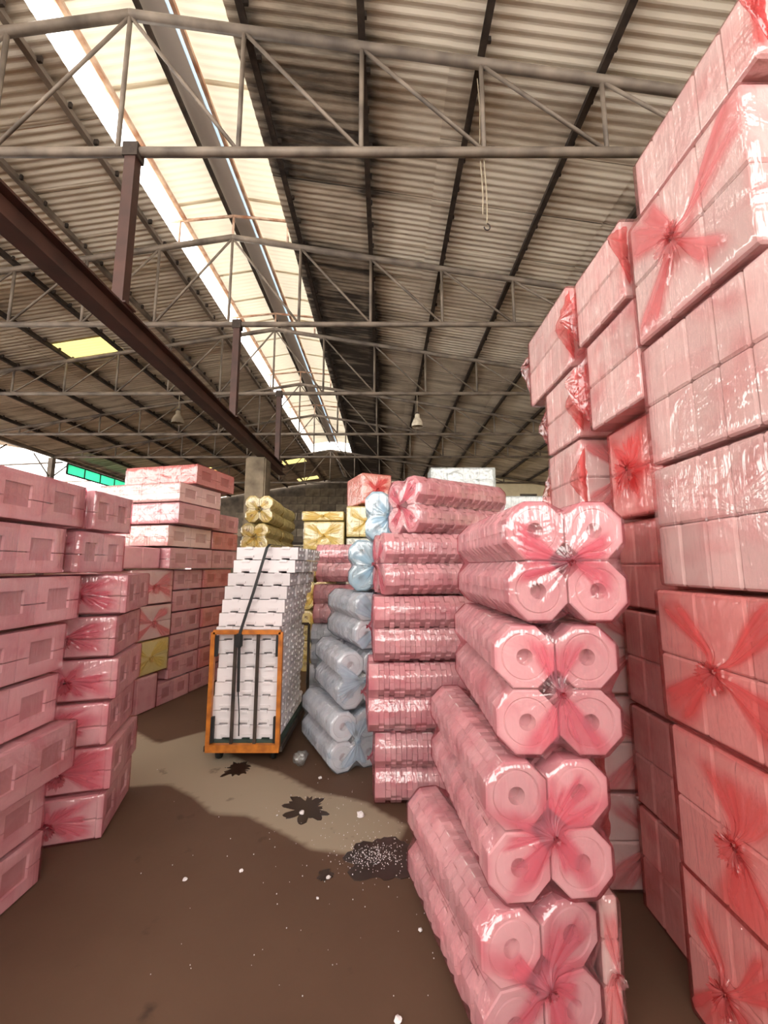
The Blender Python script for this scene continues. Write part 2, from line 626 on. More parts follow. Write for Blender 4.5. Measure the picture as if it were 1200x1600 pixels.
def build_roof():
    rnd = random.Random(3)
    for side, name, x_in, x_out in ((-1, 'ceiling_left', -4.5, -15.4), (1, 'ceiling_right', -2.02, 12.4)):
        root = CEIL[side] = empty(name, (0, 0, 0), 0, 'sooty corrugated roof slope on the ' + ('left' if side < 0 else 'right') + ' of the ridge opening', None, None, 'structure')
        run = abs(x_out - x_in)
        rows = 4 if side < 0 else 5
        ln = run / rows / math.cos(math.atan(SL)) + 0.14
        me = corrugated('roof_sheet', ln, SW + 0.09, pitch=0.13)
        mey = corrugated('roof_sheet', ln, SW + 0.09, pitch=0.13, th=0)
        me.materials.append(ROOF)
        mey.materials.append(YSHEET)
        ny = math.ceil((Y1 - Y0) / SW)
        for r in range(rows):
            for k in range(ny):
                yy = Y0 + k * SW
                xa = x_in + side * run / rows * r
                yellow = False
                for (yx, yyy) in ((-9.6, 11.3), (-10.3, 25.4), (-4.9, 26.4), (-5.3, 30.8)):
                    if side < 0 and abs((xa - run / rows / 2) - yx) < run / rows / 2 and yy <= yyy < yy + SW:
                        yellow = True
                x = xa
                z = roof_z(xa) + 0.10 + 0.012 * ((rows - r) % 2) + rnd.uniform(-.004, .004)
                a = math.atan(SL)
                if yellow:
                    # a short translucent sheet let into the row: build the opaque remainder and the small sheet
                    o = link('roof_sheet', mey, root)
                    full = ln
                    frac = 0.55
                    sc_ = frac
                    o.scale = (sc_, 1, 1)
                    off = 0.22 * full
                    o.location = (x + side * off * math.cos(a), yy, z - off * math.sin(a))
                    o.rotation_euler = (0, a, 0)
                    o['label'] = 'translucent yellow daylight sheet'
                    if side < 0:
                        o.rotation_euler = (0, 0, PI)
                        o.rotation_euler = (0, a, PI)
                        o.location.y = yy + SW + 0.09
                    for s0, s1 in ((0, 0.22), (0.77, 1.0)):
                        o2 = link('roof_sheet', me, root)
                        o2.scale = (s1 - s0, 1, 1)
                        o2.rotation_euler = o.rotation_euler
                        o2.location = (x + side * s0 * full * math.cos(a), o.location.y, z - s0 * full * math.sin(a))
                    continue
                o = link('roof_sheet', me, root)
                if side > 0:
                    o.location = (x, yy, z)
                    o.rotation_euler = (0, a + rnd.uniform(-.002, .002), 0)
                else:
                    o.location = (x, yy + SW + 0.09, z)
                    o.rotation_euler = (0, a + rnd.uniform(-.002, .002), PI)
    # ridge monitor: raised roof over the gap
    root = empty('ceiling_monitor', (0, 0, 0), 0, 'raised ridge monitor roof of cream lit corrugated sheets above the bright gap', None, None, 'structure')
    for side, xi, xo in ((-1, -3.36, -4.40), (1, -2.93, -1.62)):
        ln = abs(xo - xi) / math.cos(0.17)
        me = corrugated('monitor_sheet', ln, SW + 0.08, pitch=0.13, th=0)
        me.materials.append(MONI)
        for k in range(int((24.6 - Y0) / SW)):
            yy = Y0 + k * SW
            o = link('monitor_sheet', me, root)
            o.rotation_euler = (0, 0.17, PI) if side < 0 else (0, 0.17, 0)
            o.location = (xi, yy + (SW + 0.08 if side < 0 else 0), 9.24)
    for xx, zz, w, h, m in ((-4.30, 9.03, .07, .07, STEELL), (-3.36, 9.19, .07, .06, STEELD), (-2.86, 9.16, .06, .07, STEELL), (-1.75, 8.98, .06, .06, STEELL)):
        bm = bmesh.new()
        add_box(bm, xx - w / 2, xx + w / 2, Y0, 24.6, zz - h / 2, zz + h / 2)
        link('monitor_purlin', mesh_of(bm, 'monitor_purlin'), root, m)
    bm = bmesh.new()
    add_box(bm, -3.36, -2.985, Y0, 24.6, 9.25, 9.253)
    link('ridge_cap', mesh_of(bm, 'ridge_cap'), root, brightsheet('grey_ridge_cap', (0.6, 0.56, 0.52, 1), tl=0.12))
    bm = bmesh.new()
    add_box(bm, -2.99, -2.90, Y0, 24.6, 9.245, 9.248)
    link('ridge_glazing', mesh_of(bm, 'ridge_glazing'), root, brightsheet('pale_blue_ridge_glazing', (0.74, 0.86, 0.95, 1), tl=0.42))
    # closed ridge beyond the monitor
    me = corrugated('ridge_sheet', 1.45, SW + 0.09, pitch=0.13)
    me.materials.append(ROOF)
    for k in range(8):
        for side in (-1, 1):
            o = link('ridge_sheet', me, root)
            o.rotation_euler = (0, math.atan(SL), PI if side < 0 else 0)
            o.location = (-3.25, 25.0 + k * SW + (SW + .09 if side < 0 else 0), roof_z(-3.25) + 0.16)
    # neighbouring bay's roof far left
    me = corrugated('roof_sheet', 4.6, SW + 0.09, pitch=0.13)
    me.materials.append(ROOF)
    root = empty('ceiling_neighbour', (0, 0, 0), 0, 'pale corrugated roof of the next bay beyond the left column line', None, None, 'structure')
    for r in range(2):
        for k in range(23):
            o = link('roof_sheet', me, root)
            o.rotation_euler = (0, -0.16, PI)
            o.location = (-15.6 - r * 4.4, Y0 + (k + 1) * SW + .09, 6.95 + r * 4.4 * .16)


build_roof()

PX = [-1.78 + 1.5 * k for k in range(10)]
PXL = [-4.80 - 1.52 * k for k in range(7)]
ORD = ['first', 'second', 'third', 'fourth', 'fifth', 'sixth', 'seventh', 'eighth', 'ninth', 'tenth', 'eleventh', 'twelfth', 'thirteenth', 'fourteenth', 'fifteenth']


def build_purlins():
    for side, xs in (('right', PX), ('left', PXL)):
        for i, x in enumerate(xs):
            z = roof_z(x) + 0.025
            bm = bmesh.new()
            add_box(bm, x - .028, x + .028, Y0, Y1, z - .05, z + .05)
            add_box(bm, x - .045, x + .045, Y0, Y1, z - .062, z - .05)
            me = mesh_of(bm, 'purlin')
            o = link('purlin', me, CEIL[1 if side == 'right' else -1], STEELD if side == 'right' or i > 1 else STEEL)
            # hook bolts holding the sheets
            bm = bmesh.new()
            rnd = random.Random(i)
            y = Y0 + 5
            while y < 26:
                w = rnd.uniform(.03, .07)
                add_box(bm, x + .03, x + .03 + w, y, y + .035, z - .01, z + .075)
                y += SW / 2 + rnd.uniform(-.05, .05)
            b = link('hook_bolts', mesh_of(bm, 'hook_bolts'), o, STEELD)
            b['kind'] = 'stuff'


build_purlins()

TY = [4.37, 7.95, 11.4, 15.1, 18.4, 24.2]
TW = ['nearest', 'second nearest', 'third nearest', 'fourth nearest', 'fifth nearest', 'farthest visible']


def build_truss(i, y):
    root = empty('roof_truss', (RX, y, 6.6), 0, f'{TW[i]} steel tube roof truss spanning under both roof slopes', 'truss', 'roof trusses')
    L = lambda x, z: (x - RX, 0, z - 6.6)
    zt = lambda x: roof_z(x) - 0.11
    xl, xr = -15.2, 12.0
    bar_obj('top_chord', L(RX, zt(RX)), L(xl, zt(xl)), .06, STEEL, root)
    bar_obj('top_chord', L(RX, zt(RX)), L(xr, zt(xr)), .06, STEEL, root)
    bar_obj('bottom_chord', L(xl, 6.6), L(xr, 6.6), .055, STEEL, root)
    pts_r = [RX] + [p for p in PX if p < xr]
    pts_l = [RX] + [p for p in PXL if p > xl]
    done = False
    for pts in (pts_r, pts_l):
        for k, x in enumerate(pts):
            if k == 0 and done:
                continue
            if zt(x) - 6.6 > 0.12:
                bar_obj('post', L(x, 6.6), L(x, zt(x)), .03, STEEL, root, 6)
        for a, b in zip(pts, pts[1:]):
            if zt(a) - 6.6 > 0.2:
                bar_obj('diagonal_brace', L(a, zt(a) - .02), L(b, 6.62), .024, STEEL, root, 6)
        done = True
    if i < 5 and i > 0:
        zt0 = 9.0
        for x in (-4.4, -3.25, -2.07):
            bar_obj('monitor_post', L(x, zt(x)), L(x, zt0 + (.12 if x == -3.25 else 0)), .026, STEELL, root, 6)
        bar_obj('monitor_rafter', L(-3.25, zt0 + .12), L(-4.6, zt0 - .02), .03, STEELL, root, 6)
        bar_obj('monitor_rafter', L(-3.25, zt0 + .12), L(-1.95, zt0 - .02), .03, STEELL, root, 6)


for i, y in enumerate(TY):
    build_truss(i, y)


def build_beam():
    x = -3.05
    bm = bmesh.new()
    add_box(bm, x - .10, x + .10, -1.0, 12.0, 4.30, 4.325)
    add_box(bm, x - .10, x + .10, -1.0, 12.0, 4.535, 4.56)
    add_box(bm, x - .012, x + .012, -1.0, 12.0, 4.325, 4.535)
    o = link('crane_beam', mesh_of(bm, 'crane_beam'), None, BEAM)
    tag(o, 'long brown steel crane beam hanging below the trusses and resting on the concrete column', 'beam')
    for k, y in enumerate(TY[:3]):
        root = empty('hanger_post', (x, y, 4.56), 0, f'{["thick brown", "second", "far slim"][k]} vertical steel hanger joining the crane beam to the {["nearest", "second", "third"][k]} truss', 'hanger', 'crane beam hangers')
        bm = bmesh.new()
        add_box(bm, -.065, .065, -.06, .06, 0, 1.99)
        link('post', mesh_of(bm, 'post'), root, BEAM)
        bm = bmesh.new()
        add_box(bm, -.11, .13, -.1, .1, 0, .02)
        link('base_plate', mesh_of(bm, 'base_plate'), root, BEAM)
        bm = bmesh.new()
        add_box(bm, -.09, .09, -.075, .075, 1.93, 2.11)
        link('clamp', mesh_of(bm, 'clamp'), root, STEELD)
    # concrete column
    bm = bmesh.new()
    fs = add_box(bm, -.25, .25, -.25, .25, 0, 4.29)
    bmesh.ops.bevel(bm, geom=[e for e in bm.edges if abs(e.verts[0].co.z - e.verts[1].co.z) > 1 or e.verts[0].co.z > 4], offset=.035, segments=2, affect='EDGES')
    o = link('concrete_column', mesh_of(bm, 'concrete_column'), None, CONC)
    o.location = (-3.17, 10.1, 0)
    tag(o, 'square weathered concrete column under the end of the crane beam', 'column')


build_beam()


def build_side():
    # steel columns along the left
    for i, y in enumerate(TY[1:]):
        root = empty('steel_column', (-15.3, y, 0), 0, f'grey steel column under the left end of the {TW[i + 1]} truss', 'column', 'left column line')
        bm = bmesh.new()
        add_box(bm, -.1, .1, -.1, .1, 0, 6.55)
        link('shaft', mesh_of(bm, 'shaft'), root, STEEL)
        bm = bmesh.new()
        add_box(bm, -.2, .2, -.2, .2, 0, .03)
        link('base_plate', mesh_of(bm, 'base_plate'), root, STEEL)
        for s in (-1, 1):
            bar_obj('brace', (0, 0, 5.6), (s * .0 + .0, s * 1.0, 6.5), .03, STEEL, root, 6)
    # green translucent strip
    root = empty('window_1', (-15.2, 19.2, 6.0), 0, 'bright green translucent panels hung below the left eave', None, None, 'structure')
    for k in range(4):
        bm = bmesh.new()
        add_box(bm, -.01, .01, k * 1.15 + .03, k * 1.15 + 1.12, 0.03, .47)
        link('pane', mesh_of(bm, 'pane'), root, GREEN)
    bm = bmesh.new()
    for k in range(5):
        add_box(bm, -.03, .03, k * 1.15 - .03, k * 1.15 + .03, 0, .5)
    add_box(bm, -.03, .03, 0, 4.6, -.03, .03)
    add_box(bm, -.03, .03, 0, 4.6, .47, .53)
    link('window_frame', mesh_of(bm, 'window_frame'), root, STEELD)
    bar_obj('trim_1', (-15.3, Y0, 6.66), (-15.3, Y1, 6.66), .06, STEEL, None, flat=(.12, .16))['kind'] = 'structure'
    for k, (x, y) in enumerate(((-17.5, 19), (-17.5, 23))):
        o = bar_obj('tie_bar', (-15.3, y, 6.5), (-22, y + 1.0, 6.5), .04, STEEL)
        tag(o, f'thin {"near" if k == 0 else "far"} tie bar crossing the bright opening beyond the left columns', 'bar', 'tie bars in the left opening')


build_side()


def build_walls():
    # back wall of large panels
    pal = [simple('wall_block_%d' % i, c, 0.9, col2=c2, scale=2.5, bump=.3) for i, (c, c2) in enumerate(((lin(128, 115, 98), lin(88, 78, 66)), (lin(108, 96, 82), lin(70, 62, 54)), (lin(150, 138, 120), lin(112, 100, 86))))]
    root = empty('wall_back', (0, Y1, 0), 0, 'dim far gable wall of grey rectangular concrete panels', None, None, 'structure')
    rnd = random.Random(7)
    bm = bmesh.new()
    vs = [(-15.4, 0), (12.4, 0), (12.4, roof_z(12.4) + .1), (RX, RZ + .2), (-15.4, roof_z(-15.4) + .1)]
    f = bm.faces.new([bm.verts.new((x, 0.3, z)) for x, z in vs])
    r = bmesh.ops.extrude_face_region(bm, geom=[f])
    bmesh.ops.translate(bm, vec=(0, .2, 0), verts=[v for v in r['geom'] if isinstance(v, bmesh.types.BMVert)])
    link('wall_core', mesh_of(bm, 'wall_core'), root, pal[1])
    cache = {}
    for j in range(13):
        z = .02 + j * .66
        for k in range(14):
            x = -12 + k * 1.25 + (0.6 if j % 2 else 0)
            if z + .64 > roof_z(x) - .1 or z + .64 > roof_z(x + 1.2) - .1:
                continue
            if -8.8 < x < -4.2 and z < 3.7:
                continue
            mi = rnd.choice((0, 0, 1, 2))
            if mi not in cache:
                bm = bmesh.new()
                add_box(bm, 0, 1.21, 0, .1, 0, .62)
                bmesh.ops.bevel(bm, geom=list(bm.edges), offset=.012, segments=1, affect='EDGES')
                cache[mi] = mesh_of(bm, 'wall_panel')
                cache[mi].materials.append(pal[mi])
            o = link('wall_panel', cache[mi], root)
            o.location = (x, .2 + rnd.uniform(-.015, .015), z)
    # big metal door
    d = empty('door_1', (-6.6, Y1 - .05, 0), 0, 'pale double metal door in the far wall', None, None, 'structure')
    dm = simple('pale_door_paint', lin(196, 184, 160), .6, col2=lin(170, 156, 132), scale=2)
    for s in (-1, 1):
        bm = bmesh.new()
        add_box(bm, min(s * 1.75, s * .02), max(s * 1.75, s * .02), 0, .06, 0.02, 3.3)
        lf = link('door_leaf', mesh_of(bm, 'door_leaf'), d, dm)
        bm = bmesh.new()
        for zz in (.1, 1.6, 3.1):
            add_box(bm, min(s * 1.7, s * .05), max(s * 1.7, s * .05), -.04, 0, zz, zz + .09)
        link('door_rail', mesh_of(bm, 'door_rail'), lf, STEELD)
    bm = bmesh.new()
    add_box(bm, -1.95, -1.78, -.05, .1, 0, 3.5)
    add_box(bm, 1.78, 1.95, -.05, .1, 0, 3.5)
    add_box(bm, -1.95, 1.95, -.05, .1, 3.36, 3.5)
    link('door_frame', mesh_of(bm, 'door_frame'), d, STEELD)
    # cream partition wall on the right
    root = empty('wall_right_partition', (0, 24.5, 0), 0, 'cream plastered partition wall under the right roof slope', None, None, 'structure')
    bm = bmesh.new()
    vs = [(4.2, 0), (12.2, 0), (12.2, roof_z(12.2) - .03), (4.2, roof_z(4.2) - .03)]
    f = bm.faces.new([bm.verts.new((x, 0, z)) for x, z in vs])
    r = bmesh.ops.extrude_face_region(bm, geom=[f])
    bmesh.ops.translate(bm, vec=(0, .2, 0), verts=[v for v in r['geom'] if isinstance(v, bmesh.types.BMVert)])
    link('plaster', mesh_of(bm, 'plaster'), root, CREAMW)
    w = empty('window_2', (8.75, 24.46, 5.05), 0, 'small grey louvred vent opening high in the cream wall', None, None, 'structure')
    bm = bmesh.new()
    for a in ((-.5, -.43, 0, .9), (.43, .5, 0, .9), (-.5, .5, 0, .07), (-.5, .5, .83, .9)):
        add_box(bm, a[0], a[1], -.05, .03, a[2], a[3])
    link('window_frame', mesh_of(bm, 'window_frame'), w, STEEL)
    bm = bmesh.new()
    add_box(bm, -.43, .43, -.005, .03, .07, .83)
    link('pane', mesh_of(bm, 'pane'), w, simple('dusty_glass', lin(120, 128, 124), .2, col2=lin(60, 62, 60), scale=3))
    for k in range(3):
        bm = bmesh.new()
        add_box(bm, -.43, .43, -.04, .0, .2 + k * .2, .23 + k * .2)
        link('slat', mesh_of(bm, 'slat'), w, STEEL)
    bm = bmesh.new()
    add_box(bm, 12.3, 12.5, Y0, Y1, 0, roof_z(12.4) + .1)
    tag(link('wall_right', mesh_of(bm, 'wall_right'), None, CREAMW), 'long plastered side wall behind the stacked bales', None, None, 'structure')


build_walls()


def daylight_blockers():
    # unseen low walls added behind the camera and left, to darken the floor level
    bm = bmesh.new()
    add_box(bm, -15.6, 12.5, Y0 - .2, Y0, 0, 2.6)
    tag(link('wall_front_blocker', mesh_of(bm, 'wall_front_blocker'), None, CREAMW), 'added unseen wall behind the photographer, keeping daylight off the lower stacks', None, None, 'structure')
    bm = bmesh.new()
    add_box(bm, -15.9, -15.7, Y0, Y1, 0, 3.0)
    tag(link('wall_left_blocker', mesh_of(bm, 'wall_left_blocker'), None, CREAMW), 'added unseen low wall on the open left side, blocking low daylight', None, None, 'structure')


daylight_blockers()


def build_lamps():
    for k, (u, v, lab) in enumerate(((652, 645, 'cream bell shaped warehouse lamp hanging from the third truss right of the ridge'),
                                     (279, 640, 'dusty grey bell shaped lamp hanging over the left slope behind the crane beam'))):
        p = at(u, v, 11.4)
        root = empty('pendant_lamp', (p.x, 11.4, p.z - .42), 0, lab, 'lamp', 'warehouse pendant lamps')
        bar_obj('cord', (0, 0, .42), (0, 0, 6.55 - p.z + .42), .008, ROPE, root, 5)
        bm = bmesh.new()
        add_lathe(bm, [(.17, 0), (.165, .09), (.12, .2), (.07, .27), (.07, .36), (.05, .38)], 20, cap=False)
        add_lathe(bm, [(.16, .01), (.11, .19), (.06, .26)], 20, cap=False)
        link('lamp_shade', mesh_of(bm, 'lamp_shade', True), root, LAMPM if k == 0 else CONC)
        bm = bmesh.new()
        add_lathe(bm, [(.045, .36), (.045, .42), (.02, .43)], 12)
        link('lamp_holder', mesh_of(bm, 'lamp_holder', True), root, STEELD)
        bm = bmesh.new()
        add_lathe(bm, [(.015, .03), (.045, .06), (.05, .1), (.02, .2)], 12)
        link('bulb', mesh_of(bm, 'bulb', True), root, LAMPM)
    # ropes and hook under the nearest truss
    p = at(750, 105, 4.37)
    root = empty('hanging_rope', (p.x, 4.37, 5.7), 0, 'pair of thin ropes ending in a hook below the nearest truss', 'rope')
    for dx, z0 in ((-.012, .12), (.035, .0)):
        bm = bmesh.new()
        pts = [Vector((dx + .01 * math.sin(k * 1.3), 0.07, z0 + (2.05 - z0) * k / 8)) for k in range(9)]
        for a, b in zip(pts, pts[1:]):
            add_bar(bm, a, b, .006, 5)
        link('rope', mesh_of(bm, 'rope', True), root, ROPE)
    bm = bmesh.new()
    pts = [Vector((.035 + .035 * math.sin(t), .07, -.045 + .045 * math.cos(t))) for t in [k * PI / 6 for k in range(0, 10)]]
    for a, b in zip(pts, pts[1:]):
        add_bar(bm, a, b, .007, 5)
    link('hook', mesh_of(bm, 'hook', True), root, STEELD)


build_lamps()

# ------------------------------------------------------------------ foam pieces
_cache = {}


def bev_box(dx, dy, dz, bev=.007):
    key = ('b', round(dx, 3), round(dy, 3), round(dz, 3))
    if key not in _cache:
        bm = bmesh.new()
        add_box(bm, -dx / 2, dx / 2, -dy / 2, dy / 2, 0, dz)
        bmesh.ops.bevel(bm, geom=list(bm.edges), offset=bev, segments=1, affect='EDGES')
        _cache[key] = mesh_of(bm, 'foam_box')
    return _cache[key]


def lidded_box(dx, dy, dz, axis):
    """foam box: body, seam, lid and a recessed rectangle on the two faces of the given axis"""
    key = ('l', round(dx, 3), round(dy, 3), round(dz, 3), axis)
    if key in _cache:
        return _cache[key]
    bm = bmesh.new()
    a, b = (dy, dx) if axis == 'x' else (dx, dy)      # a: width of the recessed face, b: depth
    # built with the recessed face on +-y, then turned
    sh = dz * .44

    def ringbox(z0, z1, w, d, bev=.008):
        fs = add_box(bm, -w / 2, w / 2, -d / 2, d / 2, z0, z1)
        es = set(e for f in fs for e in f.edges)
        bmesh.ops.bevel(bm, geom=list(es), offset=bev, segments=1, affect='EDGES')
    # front and back faces with recess: frame pieces
    rw, r0, r1 = a * .26, dz * .27, dz * .74
    dep = .014
    t = .03
    ringbox(0, sh - .002, a, b - 2 * t)
    ringbox(sh + .002, dz, a, b - 2 * t)
    for s in (-1, 1):
        y0, y1 = sorted((s * (b / 2), s * (b / 2 - t)))
        for z0, z1 in ((0, sh - .002), (sh + .002, dz)):
            # left and right cheeks
            add_box(bm, -a / 2, -rw, y0, y1, z0 + .001, z1 - .001)
            add_box(bm, rw, a / 2, y0, y1, z0 + .001, z1 - .001)
        add_box(bm, -rw, rw, y0, y1, .001, r0)
        add_box(bm, -rw, rw, y0, y1, r1, dz - .001)
        yy = sorted((s * (b / 2 - dep), s * (b / 2 - t)))
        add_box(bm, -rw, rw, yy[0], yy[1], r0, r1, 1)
    if axis == 'x':
        bmesh.ops.rotate(bm, cent=(0, 0, 0), matrix=Matrix.Rotation(PI / 2, 3, 'Z'), verts=bm.verts)
    me = mesh_of(bm, 'foam_box')
    _cache[key] = me
    return me


def roll_slice(t, R_, seed=0):
    """eight-sided slice, axis x; alternate half sides stand proud on its front or back half"""
    key = ('s', round(t, 3), round(R_, 3))
    if key in _cache:
        return _cache[key]
    bm = bmesh.new()
    rings = []
    pro = .013
    for half in (0, 1):
        x0 = -t / 2 + half * t / 2
        x1 = x0 + t / 2
        prof = []
        for k in range(8):
            a0 = PI / 8 + k * PI / 4
            a1 = a0 + PI / 4
            p0 = Vector((math.cos(a0), math.sin(a0))) * R_
            p1 = Vector((math.cos(a1), math.sin(a1))) * R_
            nrm = ((p0 + p1) / 2).normalized()
            mid = (p0 + p1) / 2
            up = (k + half) % 2
            for (q, w, pr) in ((p0, 0, up), (mid, 0, up), (mid, 0, 1 - up), (p1, 0, 1 - up)):
                prof.append(q - nrm * (pro * (1 - pr)))
        a = [bm.verts.new((x0 + .0008, p.x, p.y)) for p in prof]
        b = [bm.verts.new((x1 - .0008, p.x, p.y)) for p in prof]
        n = len(prof)
        for i in range(n):
            if (prof[i] - prof[(i + 1) % n]).length < 1e-6:
                continue
            bm.faces.new((a[i], a[(i + 1) % n], b[(i + 1) % n], b[i]))
        bm.faces.new(a[::-1])
        bm.faces.new(b)
    me = mesh_of(bm, 'foam_slice')
    _cache[key] = me
    return me


def roll_end(t, R_):
    """end slice: octagon with a round ridge and a blind centre hole on the +x face"""
    key = ('e', round(t, 3), round(R_, 3))
    if key in _cache:
        return _cache[key]
    bm = bmesh.new()
    n = 32

    def octr(a):
        s = (a - PI / 8) % (PI / 4) - PI / 8
        return R_ * math.cos(PI / 8) / math.cos(s)
    prof = [('o', -t / 2), ('o', t / 2 - .004), ('o2', t / 2), (.086, t / 2), (.082, t / 2 - .007), (.078, t / 2 - .001), (.040, t / 2 - .001), (.030, t / 2 - .001), (.028, t / 2 - .045), (.0, t / 2 - .045)]
    rings = []
    for r, x in prof:
        ring = []
        if r == 0:
            c = bm.verts.new((x, 0, 0))
            rings.append([c])
            continue
        for i in range(n):
            a = 2 * PI * i / n + PI / 8
            rr = octr(a) if r == 'o' else octr(a) - .005 if r == 'o2' else r
            ring.append(bm.verts.new((x, rr * math.cos(a), rr * math.sin(a))))
        rings.append(ring)
    for a, b in zip(rings, rings[1:]):
        if len(b) == 1:
            for i in range(n):
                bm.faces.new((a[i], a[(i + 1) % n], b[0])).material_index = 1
        else:
            for i in range(n):
                f = bm.faces.new((a[i], a[(i + 1) % n], b[(i + 1) % n], b[i]))
    bm.faces.new(rings[0][::-1])
    me = mesh_of(bm, 'foam_slice_end')
    _cache[key] = me
    return me


# ------------------------------------------------------------------ plastic film
def outline_rect(w, h, n=88):
    """points round a rectangle with slightly rounded corners"""
    w2, h2, r = w / 2, h / 2, .012
    pts = []
    per = 2 * (w + h)
    for i in range(n):
        s = per * i / n
        if s < w:
            p = (-w2 + s, -h2)
        elif s < w + h:
            p = (w2, -h2 + s - w)
        elif s < 2 * w + h:
            p = (w2 - (s - w - h), h2)
        else:
            p = (-w2, h2 - (s - 2 * w - h))
        y, z = p
        if abs(y) > w2 - r and abs(z) > h2 - r:
            y = math.copysign(w2 - r * .4, y)
            z = math.copysign(h2 - r * .4, z)
        pts.append(Vector((y, z)))
    return pts


def outline_rolls(w, h, n=96):
    R_ = w / 4
    cs = [(sx * w / 4, sz * h / 4) for sx in (-1, 1) for sz in (-1, 1)]
    octs = []
    for cx, cz in cs:
        octs.append([Vector((cx + R_ / math.cos(PI / 8) * math.cos(PI / 8 + k * PI / 4), cz + R_ / math.cos(PI / 8) * math.sin(PI / 8 + k * PI / 4))) for k in range(8)])
    allp = [p for o in octs for p in o]
    out = []
    for i in range(n):
        a = 2 * PI * i / n
        d = Vector((math.cos(a), math.sin(a)))
        # union exit distance
        best = 0
        for o in octs:
            for k in range(8):
                p, q = o[k], o[(k + 1) % 8]
                e = q - p
                den = d.x * e.y - d.y * e.x
                if abs(den) < 1e-9:
                    continue
                t = (p.x * e.y - p.y * e.x) / den
                s = (p.x * d.y - p.y * d.x) / den
                if -1e-6 <= s <= 1 + 1e-6 and t > best:
                    best = t
        # hull: support based estimate (outline of convex hull)
        hull = 9
        for k in range(64):
            b = 2 * PI * k / 64
            nn = Vector((math.cos(b), math.sin(b)))
            dn = d.dot(nn)
            if dn > .05:
                sup = max(p.dot(nn) for p in allp)
                hull = min(hull, sup / dn)
        out.append(d * (best * .55 + hull * .45))
    return out


def smooth(e0, e1, x):
    t = max(0, min(1, (x - e0) / (e1 - e0)))
    return t * t * (3 - 2 * t)


